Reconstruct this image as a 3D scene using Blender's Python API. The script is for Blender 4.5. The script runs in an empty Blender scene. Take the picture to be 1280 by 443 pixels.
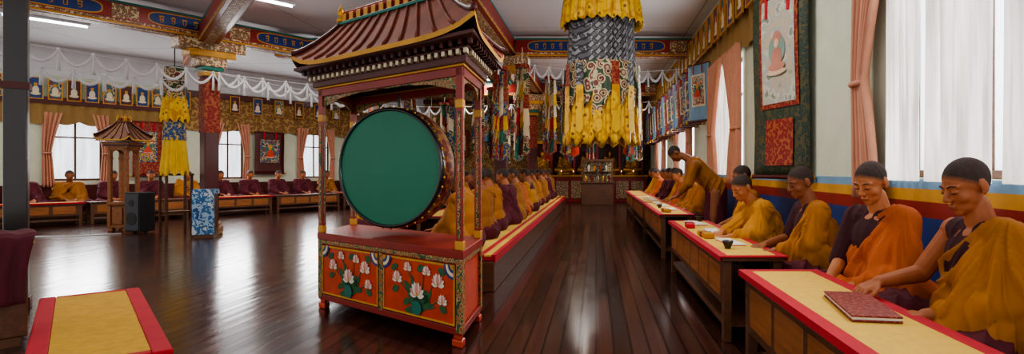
import bpy, bmesh, math, random
from mathutils import Vector, Matrix, noise
import numpy as np
random.seed(7)
S=bpy.context.scene; C=S.collection
PI=math.pi
ZOOM=(640,221.5,1.0)
# ------------------------------------------------------------ materials
def lin(c):
    o=[]
    for x in c[:3]:
        x/=255.0
        o.append(x/12.92 if x<=.04045 else ((x+.055)/1.055)**2.4)
    return (o[0],o[1],o[2],1)
def newmat(name):
    m=bpy.data.materials.new(name); m.use_nodes=True
    nt=m.node_tree; b=nt.nodes['Principled BSDF']
    return m,nt,b
def coords(nt,scale=(1,1,1),rot=(0,0,0)):
    tc=nt.nodes.new('ShaderNodeTexCoord'); mp=nt.nodes.new('ShaderNodeMapping')
    mp.inputs['Scale'].default_value=scale; mp.inputs['Rotation'].default_value=rot
    nt.links.new(tc.outputs['Object'],mp.inputs['Vector']); return mp.outputs['Vector']
def addbump(nt,b,vec,bump,bs,dist=.01):
    n=nt.nodes.new('ShaderNodeTexNoise'); n.inputs['Scale'].default_value=bs; n.inputs['Detail'].default_value=4
    nt.links.new(vec,n.inputs['Vector'])
    bp=nt.nodes.new('ShaderNodeBump'); bp.inputs['Strength'].default_value=bump; bp.inputs['Distance'].default_value=dist
    nt.links.new(n.outputs['Fac'],bp.inputs['Height']); nt.links.new(bp.outputs['Normal'],b.inputs['Normal'])
    return bp
def mat(name,c,r=.6,metal=0,var=.18,ns=5,bump=0,bs=60,em=0,sheen=0,coat=0,stretch=(1,1,1),wrinkle=0):
    m,nt,b=newmat(name)
    vec=coords(nt,stretch)
    n=nt.nodes.new('ShaderNodeTexNoise'); n.inputs['Scale'].default_value=ns; n.inputs['Detail'].default_value=5
    nt.links.new(vec,n.inputs['Vector'])
    rp=nt.nodes.new('ShaderNodeValToRGB')
    l=lin(c); lo=[x*(1-var) for x in l[:3]]+[1]; hi=[min(1,x*(1+var)) for x in l[:3]]+[1]
    rp.color_ramp.elements[0].position=.3; rp.color_ramp.elements[1].position=.7
    rp.color_ramp.elements[0].color=lo; rp.color_ramp.elements[1].color=hi
    nt.links.new(n.outputs['Fac'],rp.inputs['Fac']); nt.links.new(rp.outputs['Color'],b.inputs['Base Color'])
    b.inputs['Roughness'].default_value=r; b.inputs['Metallic'].default_value=metal
    if sheen: b.inputs['Sheen Weight'].default_value=sheen
    if coat: b.inputs['Coat Weight'].default_value=coat; b.inputs['Coat Roughness'].default_value=.15
    if em:
        nt.links.new(rp.outputs['Color'],b.inputs['Emission Color']); b.inputs['Emission Strength'].default_value=em
    if bump:
        bp=addbump(nt,b,vec,bump,bs,.004 if wrinkle else .01)
        if wrinkle:
            v2=coords(nt,(1.6,1.6,.4),(.5,.35,0)); t=nt.nodes.new('ShaderNodeTexNoise'); t.inputs['Scale'].default_value=9; t.inputs['Detail'].default_value=1.5
            nt.links.new(v2,t.inputs['Vector'])
            b2=nt.nodes.new('ShaderNodeBump'); b2.inputs['Strength'].default_value=wrinkle; b2.inputs['Distance'].default_value=.05
            nt.links.new(t.outputs['Fac'],b2.inputs['Height']); nt.links.new(bp.outputs['Normal'],b2.inputs['Normal']); nt.links.new(b2.outputs['Normal'],b.inputs['Normal'])
    return m
def pat(name,cols,scale=10,tex='V',rough=.7,stretch=(1,1,1),rot=(0,0,0),smooth=False,bump=0):
    m,nt,b=newmat(name); vec=coords(nt,stretch,rot)
    if tex=='V':
        t=nt.nodes.new('ShaderNodeTexVoronoi'); t.inputs['Scale'].default_value=scale; out=t.outputs['Distance']
    elif tex=='C':
        t=nt.nodes.new('ShaderNodeTexVoronoi'); t.inputs['Scale'].default_value=scale
        sp=nt.nodes.new('ShaderNodeSeparateColor'); nt.links.new(t.outputs['Color'],sp.inputs[0]); out=sp.outputs[0]
    elif tex=='W':
        t=nt.nodes.new('ShaderNodeTexWave'); t.inputs['Scale'].default_value=scale; t.inputs['Distortion'].default_value=1.5; t.inputs['Detail'].default_value=1; out=t.outputs['Fac']
    elif tex=='M':
        t=nt.nodes.new('ShaderNodeTexMagic'); t.inputs['Scale'].default_value=scale; t.turbulence_depth=3; out=t.outputs['Fac']
    else:
        t=nt.nodes.new('ShaderNodeTexNoise'); t.inputs['Scale'].default_value=scale; t.inputs['Detail'].default_value=3; out=t.outputs['Fac']
    nt.links.new(vec,t.inputs['Vector'])
    rp=nt.nodes.new('ShaderNodeValToRGB'); cr=rp.color_ramp; cr.interpolation='LINEAR' if smooth else 'CONSTANT'
    lo,hi={'V':(.05,.75),'C':(0,1),'W':(0,1),'M':(.1,.9),'N':(.3,.7)}.get(tex,(.3,.7))
    k=len(cols)
    while len(cr.elements)<k: cr.elements.new(.5)
    for i,c in enumerate(cols):
        cr.elements[i].position=lo+(hi-lo)*i/k
    for i,c in enumerate(cols): cr.elements[i].color=lin(c)
    nt.links.new(out,rp.inputs['Fac']); nt.links.new(rp.outputs['Color'],b.inputs['Base Color'])
    b.inputs['Roughness'].default_value=rough
    if bump: addbump(nt,b,vec,bump,80)
    return m
def floor_mat():
    m,nt,b=newmat('floor_planks'); vec=coords(nt,(1,1,1),(0,0,PI/2))
    br=nt.nodes.new('ShaderNodeTexBrick'); br.inputs['Scale'].default_value=1
    br.inputs['Brick Width'].default_value=2.2; br.inputs['Row Height'].default_value=.12
    br.inputs['Mortar Size'].default_value=.006; br.inputs['Mortar Smooth'].default_value=.3
    br.inputs['Color1'].default_value=lin((84,47,37)); br.inputs['Color2'].default_value=lin((46,27,23)); br.inputs['Mortar'].default_value=lin((10,6,6))
    br.offset=.37
    nt.links.new(vec,br.inputs['Vector'])
    v2=coords(nt,(14,1.2,1)); n=nt.nodes.new('ShaderNodeTexNoise'); n.inputs['Scale'].default_value=3; n.inputs['Detail'].default_value=6
    nt.links.new(v2,n.inputs['Vector'])
    mx=nt.nodes.new('ShaderNodeMix'); mx.data_type='RGBA'; mx.blend_type='MULTIPLY'; mx.inputs[0].default_value=.6
    rp=nt.nodes.new('ShaderNodeValToRGB'); rp.color_ramp.elements[0].color=(.4,.4,.4,1); rp.color_ramp.elements[1].color=(1.3,1.3,1.3,1)
    nt.links.new(n.outputs['Fac'],rp.inputs['Fac']); nt.links.new(br.outputs['Color'],mx.inputs[6]); nt.links.new(rp.outputs['Color'],mx.inputs[7])
    nt.links.new(mx.outputs[2],b.inputs['Base Color'])
    r2=nt.nodes.new('ShaderNodeMapRange'); r2.inputs[3].default_value=.1; r2.inputs[4].default_value=.26
    v3=coords(nt,(6,1,1)); n3=nt.nodes.new('ShaderNodeTexNoise'); n3.inputs['Scale'].default_value=2.2; n3.inputs['Detail'].default_value=6
    nt.links.new(v3,n3.inputs['Vector']); nt.links.new(n3.outputs['Fac'],r2.inputs[0]); nt.links.new(r2.outputs[0],b.inputs['Roughness'])
    bp=nt.nodes.new('ShaderNodeBump'); bp.inputs['Strength'].default_value=.7; bp.inputs['Distance'].default_value=.01; bp.invert=True
    nt.links.new(br.outputs['Fac'],bp.inputs['Height'])
    bp2=nt.nodes.new('ShaderNodeBump'); bp2.inputs['Strength'].default_value=.3; bp2.inputs['Distance'].default_value=.01
    v4=coords(nt,(8.333,.3,1)); n4=nt.nodes.new('ShaderNodeTexNoise'); n4.inputs['Scale'].default_value=1.0; n4.inputs['Detail'].default_value=1
    nt.links.new(v4,n4.inputs['Vector']); nt.links.new(n4.outputs['Fac'],bp2.inputs['Height'])
    nt.links.new(bp.outputs['Normal'],bp2.inputs['Normal']); nt.links.new(bp2.outputs['Normal'],b.inputs['Normal'])
    return m
def ceil_mat():
    m,nt,b=newmat('ceiling_panels'); vec=coords(nt,(1,1,1))
    br=nt.nodes.new('ShaderNodeTexBrick'); br.inputs['Scale'].default_value=1; br.offset=0
    br.inputs['Brick Width'].default_value=1.9; br.inputs['Row Height'].default_value=1.9; br.inputs['Mortar Size'].default_value=.012
    br.inputs['Color1'].default_value=lin((222,222,224)); br.inputs['Color2'].default_value=lin((214,214,218)); br.inputs['Mortar'].default_value=lin((160,160,165))
    nt.links.new(vec,br.inputs['Vector']); nt.links.new(br.outputs['Color'],b.inputs['Base Color']); b.inputs['Roughness'].default_value=.55
    return m
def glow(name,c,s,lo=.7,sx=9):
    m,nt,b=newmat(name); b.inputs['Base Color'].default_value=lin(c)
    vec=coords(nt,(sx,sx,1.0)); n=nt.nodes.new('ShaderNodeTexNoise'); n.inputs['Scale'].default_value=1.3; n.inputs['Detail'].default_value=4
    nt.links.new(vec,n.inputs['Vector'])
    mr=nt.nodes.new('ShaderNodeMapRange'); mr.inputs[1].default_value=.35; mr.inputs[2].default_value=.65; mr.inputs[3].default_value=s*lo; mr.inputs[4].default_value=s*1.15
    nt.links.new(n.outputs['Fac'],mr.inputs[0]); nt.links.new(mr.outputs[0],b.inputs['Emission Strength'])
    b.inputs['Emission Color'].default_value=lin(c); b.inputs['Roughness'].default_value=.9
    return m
m_floor=floor_mat(); m_ceil=ceil_mat()
m_green=mat('pale_green_plaster',(206,212,190),.8,var=.05,bump=.1)
m_white=mat('white_plaster',(215,217,220),.8,var=.04)
m_sheer=glow('emissive_sheer_curtain',(242,236,232),1.25,.35,14)  # emission stands in for daylight through the cloth, its streaks for fold shade
m_sheer2=glow('emissive_window_sky',(225,232,240),1.8)  # pane gives off its own glow in place of the sky outside
m_red=mat('red_paint',(142,32,20),.45,var=.15,coat=.1)
m_orange=mat('orange_red_lacquer',(200,64,22),.42,var=.18,ns=9,coat=.15,bump=.05)
m_dkred=mat('dark_red_paint',(80,22,18),.5,coat=.1)
W=.25
m_maroon=mat('maroon_cloth',(84,20,34),.85,var=.2,bump=.2,bs=150,wrinkle=W)
m_maroon2=mat('maroon_cloth_dark',(60,18,28),.85,var=.2,bump=.2,bs=150,wrinkle=W)
m_must=mat('mustard_cloth',(164,102,22),.8,var=.14,bump=.2,bs=160,wrinkle=W)
m_must2=mat('ochre_cloth',(148,92,28),.8,var=.14,bump=.2,bs=160,wrinkle=W)
m_must3=mat('golden_yellow_cloth',(184,124,24),.8,var=.14,bump=.2,bs=160,wrinkle=W)
m_orng=mat('orange_cloth',(180,88,30),.8,var=.12,bump=.2,bs=160,wrinkle=W)
m_yel=mat('yellow_silk',(226,180,24),.55,var=.15,sheen=.2)
m_yelprint=pat('yellow_printed_silk',[(130,80,20),(226,178,22),(230,186,30),(226,178,22),(200,144,16)],9,'V',.5)
m_cloth=mat('yellow_table_cloth',(222,180,78),.85,var=.06,ns=20,bump=.3,bs=200)
m_matcl=mat('yellow_mat_cloth',(206,158,48),.85,var=.1,ns=14,bump=.3,bs=160,wrinkle=.15)
m_redcl=mat('crimson_border_cloth',(186,26,44),.8,var=.1,bump=.2,bs=200)
m_wood=mat('brown_wood',(92,56,32),.45,var=.3,ns=3,stretch=(1,8,8),coat=.15)
m_woodm=mat('matte_brown_wood',(104,62,34),.75,var=.3,ns=3,stretch=(1,8,8))
m_wood2=mat('amber_wood',(150,90,42),.5,var=.3,ns=3,stretch=(1,8,8),coat=.1)
m_dark=mat('dark_lacquer',(30,26,28),.3,var=.2,coat=.4)
m_black=mat('black_plastic',(22,22,24),.5,var=.1)
m_gold=mat('gold_leaf',(205,150,50),.35,metal=.7,var=.2)
m_goldp=mat('gold_paint',(204,148,52),.5,var=.12)
m_blue=mat('blue_paint',(22,54,120),.5,var=.2)
m_teal=mat('teal_paint',(30,112,100),.5,var=.15)
m_lblue=mat('light_blue_paint',(120,160,190),.5,var=.1)
m_cream=mat('cream_paint',(226,212,180),.6,var=.08)
m_drum=mat('green_drum_skin',(10,114,86),.42,var=.06,ns=3,bump=.05,bs=20)
m_pink=mat('dusty_pink_curtain',(206,148,122),.85,var=.08,bump=.2,bs=120)
m_straw=pat('straw_brocade',[(120,92,48),(168,136,82),(184,152,98),(150,116,66)],22,'W',.85,(1,1,.3))
m_valance=pat('gold_brown_brocade',[(92,64,40),(150,112,62),(120,84,48),(176,140,84)],14,'V',.8)
m_painted=pat('painted_scrollwork',[(24,52,104),(196,150,60),(34,110,96),(170,44,28),(214,196,150)],26,'V',.5)
m_postpaint=pat('painted_post_pattern',[(20,70,66),(176,128,50),(140,36,22),(186,160,110),(46,84,46)],38,'V',.5,(1,1,.8))
m_drumside=pat('drum_shell_paint',[(60,20,18),(96,28,22),(110,34,24),(150,96,44)],18,'V',.5)
m_broc_gray=pat('grey_black_brocade',[(20,20,24),(92,92,100),(42,42,50),(140,140,146),(30,32,40)],7,'M',.5)
m_broc_cream=pat('cream_flower_brocade',[(70,24,40),(190,170,126),(120,60,60),(200,188,150),(60,80,60)],9,'V',.6)
m_broc_green=pat('dark_green_brocade',[(16,38,36),(54,74,56),(20,44,40),(80,74,44)],24,'V',.6)
m_broc_red=pat('red_brocade',[(112,18,20),(140,34,28),(126,22,24),(160,84,44)],24,'V',.6)
m_book=pat('book_cover_brocade',[(96,20,20),(130,30,26),(108,24,24),(150,70,50)],60,'V',.6)
m_broc_blue=pat('blue_brocade',[(20,40,92),(56,92,150),(28,50,110),(180,160,90)],22,'V',.6)
m_paint0=pat('pale_thangka_painting',[(150,152,134),(176,176,158),(196,172,150),(160,172,168),(206,198,180),(130,142,130)],7,'N',.7,smooth=True)
m_paint1=pat('thangka_painting',[(196,190,168),(120,150,150),(206,176,140),(150,90,70),(220,214,196),(80,110,110)],9,'N',.7)
m_paint2=pat('thangka_painting_blue',[(40,60,110),(150,60,50),(60,110,120),(200,170,120),(30,44,90)],7,'N',.7)
m_paint3=pat('thangka_painting_bright',[(170,40,36),(220,190,150),(40,90,120),(210,150,60),(60,110,70),(230,220,210)],8,'N',.7)
m_pale1=mat('pale_green_pigment',(130,156,142),.7); m_pale2=mat('pale_rose_pigment',(190,130,112),.7); m_pale3=mat('pale_skin_pigment',(214,184,156),.7)
m_kata=mat('white_scarf_silk',(228,228,230),.7,var=.05)
def skinmat(name,c):
    m,nt,b=newmat(name); vec=coords(nt)
    n=nt.nodes.new('ShaderNodeTexNoise'); n.inputs['Scale'].default_value=14; n.inputs['Detail'].default_value=4; nt.links.new(vec,n.inputs['Vector'])
    rp=nt.nodes.new('ShaderNodeValToRGB'); l=lin(c)
    rp.color_ramp.elements[0].position=.3; rp.color_ramp.elements[1].position=.7
    rp.color_ramp.elements[0].color=(l[0]*.88,l[1]*.82,l[2]*.78,1); rp.color_ramp.elements[1].color=(l[0]*1.1,l[1]*1.1,l[2]*1.1,1)
    nt.links.new(n.outputs['Fac'],rp.inputs['Fac']); nt.links.new(rp.outputs['Color'],b.inputs['Base Color'])
    b.inputs['Roughness'].default_value=.6; b.inputs['Subsurface Weight'].default_value=.1; b.inputs['Subsurface Scale'].default_value=.01
    b.inputs['Subsurface Radius'].default_value=(1,.4,.2); addbump(nt,b,vec,.15,260,.002)
    return m
SKC=[(164,98,60),(184,118,76),(142,86,54)]
m_skins=[skinmat('skin_warm',SKC[0]),skinmat('skin_tan',SKC[1]),skinmat('skin_brown',SKC[2])]
def hairmat(name,sk):
    m,nt,b=newmat(name); vec=coords(nt)
    at=nt.nodes.new('ShaderNodeAttribute'); at.attribute_name='fade'
    n=nt.nodes.new('ShaderNodeTexNoise'); n.inputs['Scale'].default_value=120; n.inputs['Detail'].default_value=2; nt.links.new(vec,n.inputs['Vector'])
    ad=nt.nodes.new('ShaderNodeMath'); ad.operation='MULTIPLY_ADD'; ad.inputs[1].default_value=.5; nt.links.new(n.outputs['Fac'],ad.inputs[0])
    sb=nt.nodes.new('ShaderNodeMath'); sb.operation='SUBTRACT'; sb.inputs[1].default_value=.25; sb.use_clamp=True
    nt.links.new(at.outputs['Fac'],ad.inputs[2]); nt.links.new(ad.outputs[0],sb.inputs[0])
    mx=nt.nodes.new('ShaderNodeMix'); mx.data_type='RGBA'; mx.inputs[6].default_value=lin([x*.92 for x in sk]); mx.inputs[7].default_value=lin((50,38,34))
    nt.links.new(sb.outputs[0],mx.inputs[0]); nt.links.new(mx.outputs[2],b.inputs['Base Color']); b.inputs['Roughness'].default_value=.8
    return m
m_hairs=[hairmat('shaved_hair_%s'%n,c) for n,c in zip(('warm','tan','brown'),SKC)]
m_lip=mat('lip_skin',(132,66,54),.5)
m_eye=mat('dark_lash',(22,15,14),.6)
m_leaf=mat('painted_leaf_green',(44,96,60),.6,var=.25,ns=20)
m_petal=mat('painted_petal_white',(232,222,208),.6,var=.05)
m_petalp=mat('painted_petal_pink',(222,150,140),.6,var=.1)
m_roof=mat('roof_red_brown',(124,60,42),.8,var=.22,ns=6)
m_tube=glow('fluorescent_tube',(235,245,255),12)
m_lampglow=glow('lamp_glow',(255,220,170),4)
m_paper=mat('paper',(232,230,222),.8,var=.03)
# ------------------------------------------------------------ mesh builder
class MB:
    def __init__(s,T=None): s.v=[];s.f=[];s.m=[];s.s=[];s.T=T
    def add(s,vs,fs,m=0,sm=False):
        o=len(s.v); s.v+=[tuple(p) for p in vs]; s.f+=[tuple(i+o for i in f) for f in fs]; s.m+=[m]*len(fs); s.s+=[sm]*len(fs)
    def box(s,x0,x1,y0,y1,z0,z1,m=0,R=None,c=None):
        vs=[(x,y,z) for z in (z0,z1) for y in (y0,y1) for x in (x0,x1)]
        if R is not None:
            c=Vector(c); vs=[R@(Vector(p)-c)+c for p in vs]
        s.add(vs,[(0,2,3,1),(4,5,7,6),(0,1,5,4),(1,3,7,5),(3,2,6,7),(2,0,4,6)],m)
    def cyl(s,p0,p1,r0,r1=None,n=14,m=0,cap=True,sm=True):
        if r1 is None: r1=r0
        p0=Vector(p0);p1=Vector(p1); d=(p1-p0).normalized()
        a=d.orthogonal().normalized(); b=d.cross(a)
        vs=[]
        for p,r in((p0,r0),(p1,r1)):
            for i in range(n):
                t=2*PI*i/n; vs.append(p+(a*math.cos(t)+b*math.sin(t))*r)
        s.add(vs,[(i,(i+1)%n,n+(i+1)%n,n+i) for i in range(n)],m,sm)
        if cap: s.add(vs,[tuple(range(n-1,-1,-1)),tuple(range(n,2*n))],m)
    def tube(s,pts,r,n=6,m=0,flat=1):
        pts=[Vector(p) for p in pts]; vs=[]
        for i,p in enumerate(pts):
            d=(pts[min(i+1,len(pts)-1)]-pts[max(i-1,0)]).normalized()
            up=Vector((0,0,1)) if abs(d.z)<.9 else Vector((0,1,0))
            a=d.cross(up).normalized(); b=a.cross(d)
            rr=r[i] if isinstance(r,(list,tuple)) else r
            for k in range(n):
                t=2*PI*k/n; vs.append(p+a*math.cos(t)*rr*flat+b*math.sin(t)*rr)
        fs=[]
        for i in range(len(pts)-1):
            for k in range(n):
                fs.append((i*n+k,i*n+(k+1)%n,(i+1)*n+(k+1)%n,(i+1)*n+k))
        fs.append(tuple(range(n))[::-1]); fs.append(tuple(range((len(pts)-1)*n,len(pts)*n)))
        s.add(vs,fs,m,True)
    def lathe(s,prof,c=(0,0,0),n=24,m=0,sm=True):
        vs=[]
        for r,z in prof:
            for i in range(n):
                t=2*PI*i/n; vs.append((c[0]+r*math.cos(t),c[1]+r*math.sin(t),c[2]+z))
        fs=[(j*n+i,j*n+(i+1)%n,(j+1)*n+(i+1)%n,(j+1)*n+i) for j in range(len(prof)-1) for i in range(n)]
        s.add(vs,fs,m,sm)
    def sphere(s,c,r,nu=14,nv=9,m=0,R=None):
        if not isinstance(r,(tuple,list)): r=(r,r,r)
        c=Vector(c); vs=[];fs=[]
        for j in range(nv+1):
            ph=PI*j/nv
            for i in range(nu):
                t=2*PI*i/nu; p=Vector((r[0]*math.sin(ph)*math.cos(t),r[1]*math.sin(ph)*math.sin(t),-r[2]*math.cos(ph)))
                if R is not None: p=R@p
                vs.append(c+p)
        for j in range(nv):
            for i in range(nu): fs.append((j*nu+i,j*nu+(i+1)%nu,(j+1)*nu+(i+1)%nu,(j+1)*nu+i))
        s.add(vs,fs,m,True)
    def grid(s,fn,nu,nv,m=0,sm=True,close=False):
        vs=[fn(i/nu,j/nv) for j in range(nv+1) for i in range(nu+1)]
        fs=[(j*(nu+1)+i,j*(nu+1)+i+1,(j+1)*(nu+1)+i+1,(j+1)*(nu+1)+i) for j in range(nv) for i in range(nu)]
        s.add(vs,fs,m,sm)
    def poly(s,pts,m=0): s.add(pts,[tuple(range(len(pts)))],m)
    def mesh(s,name,mats):
        me=bpy.data.meshes.new(name)
        vs=[s.T(p) for p in s.v] if s.T else s.v
        me.from_pydata([tuple(p) for p in vs],[],s.f)
        for x in mats: me.materials.append(x)
        me.polygons.foreach_set('material_index',s.m); me.polygons.foreach_set('use_smooth',s.s); me.update()
        return me
def setp(o,label=None,cat=None,group=None,kind=None):
    if label:o['label']=label
    if cat:o['category']=cat
    if group:o['group']=group
    if kind:o['kind']=kind
def put(mb,name,mats,loc=(0,0,0),rot=0,parent=None,bevel=0,solid=0,**kw):
    if not isinstance(mats,(list,tuple)): mats=[mats]
    me=mb.mesh(name,mats) if isinstance(mb,MB) else mb
    o=bpy.data.objects.new(name,me); C.objects.link(o)
    o.location=loc; o.rotation_euler=(0,0,rot) if not isinstance(rot,(tuple,list)) else rot
    if parent: o.parent=parent
    if solid:
        md=o.modifiers.new('thick','SOLIDIFY'); md.thickness=solid; md.offset=0
    if bevel:
        md=o.modifiers.new('bevel','BEVEL'); md.width=bevel; md.segments=2; md.limit_method='ANGLE'
    setp(o,**kw); return o
def thing(name,loc,rot=0,scale=1,**kw):
    o=bpy.data.objects.new(name,None); C.objects.link(o); o.location=loc; o.rotation_euler=(0,0,rot); o.scale=(scale,)*3
    o.empty_display_size=.1; setp(o,**kw); return o
def dup(root,loc,rot=None,**kw):
    def rec(o,par):
        ch=list(o.children)
        n=o.copy(); C.objects.link(n)
        n.parent=par
        for c in ch: rec(c,n)
        return n
    n=rec(root,None); n.location=loc
    if rot is not None: n.rotation_euler=(0,0,rot)
    setp(n,**kw); return n
# ------------------------------------------------------------ camera
cam=bpy.data.cameras.new('camera'); co=bpy.data.objects.new('camera',cam); C.objects.link(co)
co.location=(0,0,1.2); co.rotation_euler=(PI/2,0,0)
zx,zy,zk=ZOOM
cam.sensor_width=36; cam.lens=36*700/1280*zk; cam.shift_x=(zx-745)/1280*zk; cam.shift_y=-(zy-213)/1280*zk; cam.clip_end=100
S.camera=co
# ------------------------------------------------------------ shell
ZC=4.1
W0=Vector((-13,12.7,0)); UU=Vector((.562,.827,0)).normalized(); NN=Vector((-UU.y,UU.x,0)); RL=math.atan2(UU.y,UU.x)
def lw(t,d=0,z=0):
    p=W0+UU*t-NN*d; return (p.x,p.y,z)
pe=W0+UU*11.24
ps=W0+UU*(-4)
outl=[(ps.x,ps.y),(pe.x,22),(2.3,22),(2.3,-.6),(-6,-.6)]
mb=MB(); mb.poly([(x,y,0) for x,y in outl[::-1]]); mb.poly([(x,y,-.1) for x,y in outl]); 
put(mb,'floor',m_floor,label='dark polished red-brown plank floor',kind='structure')
mb=MB(); mb.poly([(x,y,ZC) for x,y in outl]); put(mb,'ceiling',m_ceil,label='white panelled ceiling',kind='structure')
def wall_open(T,L0,L1,th,wins,name,m,label):
    mb=MB(T); ws=sorted(wins)
    cur=L0
    for a,b,z0,z1 in ws:
        mb.box(cur,a,0,th,0,ZC); mb.box(a,b,0,th,0,z0); mb.box(a,b,0,th,z1,ZC); cur=b
    mb.box(cur,L1,0,th,0,ZC)
    put(mb,name,m,label=label,kind='structure')
RW=[(.9,3.9,1.15,3.2),(8.0,9.7,1.15,2.9),(12,14,1.15,2.9),(16.5,18.5,1.15,2.9)]
wall_open(lambda p:(2.1+p[1],p[0],p[2]),-.6,22,.2,RW,'wall_right',m_green,'pale green plastered wall with windows')
LWN=[(.42,1.42,.95,2.45),(3.85,4.65,.95,2.4),(6.3,7.3,.95,2.4)]
wall_open(lambda p:tuple(W0+UU*p[0]+NN*p[1]+Vector((0,0,p[2]))),-4,11.24,.2,LWN,'wall_left',m_green,'pale green plastered wall with windows')
mb=MB(); mb.box(pe.x-.3,2.3,22,22.2,0,ZC); put(mb,'wall_back',m_valance,label='brocade-hung end wall of the prayer hall',kind='structure')
for i,(z0,z1,m) in enumerate(((1.08,1.145,m_lblue),(1.0,1.08,m_goldp),(.9,1.0,m_red),(.0,.9,m_blue))):
    mb=MB(); mb.box(2.085,2.1,-.6,22,z0,z1); put(mb,'trim_%d'%(i+1),m,label='painted dado band along the wall',kind='structure')
mb=MB(lambda p:tuple(W0+UU*p[0]-NN*p[1]+Vector((0,0,p[2])))); mb.box(-4,11.2,0,.015,.0,.85)
put(mb,'trim_5',m_dkred,label='dark red painted dado',kind='structure')
def window(idx,w,h,loc,rot,m):
    mb=MB(); f=.05
    mb.box(0,w,.0,.07,0,f); mb.box(0,w,0,.07,h-f,h); mb.box(0,f,0,.07,f,h-f); mb.box(w-f,w,0,.07,f,h-f)
    n=max(2,int(w/.7))
    for i in range(1,n): mb.box(w*i/n-.02,w*i/n+.02,0.01,.06,f,h-f)
    mb.box(f,w-f,.01,.06,h*.68,h*.68+.035)
    r=put(mb,'window_%d'%idx,m_wood,loc,rot,bevel=.004,label='wooden framed window with self-glowing pane as daylight',kind='structure')
    mb=MB(); mb.box(f,w-f,.03,.035,f,h-f); put(mb,'pane',m,parent=r)
    return r
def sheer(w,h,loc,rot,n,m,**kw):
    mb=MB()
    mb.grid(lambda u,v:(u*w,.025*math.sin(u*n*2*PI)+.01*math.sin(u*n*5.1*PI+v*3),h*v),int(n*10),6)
    return put(mb,'sheer_curtain',m,loc,rot,label='white sheer curtain with daylight glow set in its material',cat='curtain',**kw)
for i,(a,b,z0,z1) in enumerate(RW):
    window(i+1,b-a,z1-z0,(2.2,b,z0),-PI/2,m_sheer2)
    if i==0:
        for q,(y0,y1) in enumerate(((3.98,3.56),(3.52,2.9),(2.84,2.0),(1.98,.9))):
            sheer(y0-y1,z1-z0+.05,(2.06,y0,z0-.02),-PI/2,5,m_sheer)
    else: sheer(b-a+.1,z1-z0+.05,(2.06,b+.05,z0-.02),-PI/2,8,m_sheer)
for i,(a,b,z0,z1) in enumerate(LWN):
    window(i+5,b-a,z1-z0,lw(a,-.1,z0),RL,m_sheer2)
def curtain(wt,wm,wb,h,zt,n,side=1):
    def f(u,v):
        z=v*h
        if z>zt: k=(z-zt)/(h-zt); w=wm+(wt-wm)*(k**1.3)
        else: k=(zt-z)/zt; w=wm+(wb-wm)*(k**.7)
        y=.035*math.sin(u*n*2*PI)+.012*math.sin(u*n*4.3*PI+2)
        return (side*u*w,y,z)
    mb=MB(); mb.grid(f,n*10,24)
    mb.tube([(side*wm*u,-.05 if 0<u<1 else .0,zt) for u in (0,.2,.5,.8,1)],.02,6)
    return mb
def curtain_at(wt,wm,wb,h,zt,n,side,loc,rot,label='dusty pink curtain tied back beside the window',**kw):
    return put(curtain(wt,wm,wb,h,zt,n,side),'curtain',m_pink,loc,rot,solid=.006,label=label,cat='curtain',**kw)
curtain_at(.66,.17,.36,2.15,.85,6,1,(1.99,4.3,1.0),-PI/2)
for a,b,z0,z1 in RW[1:]:
    curtain_at(1.0,.4,.65,2.0,.8,7,1,(2.0,b+.2,1.0),-PI/2)
    curtain_at(1.0,.4,.65,2.0,.8,7,-1,(2.0,a-.2,1.0),-PI/2)
for a,b,z0,z1 in LWN:
    for sd,t in ((1,a-.12),(-1,b+.12)):
        curtain_at(.36,.16,.22,1.75,.8,4,sd,lw(t,.08,.8),RL)
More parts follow.
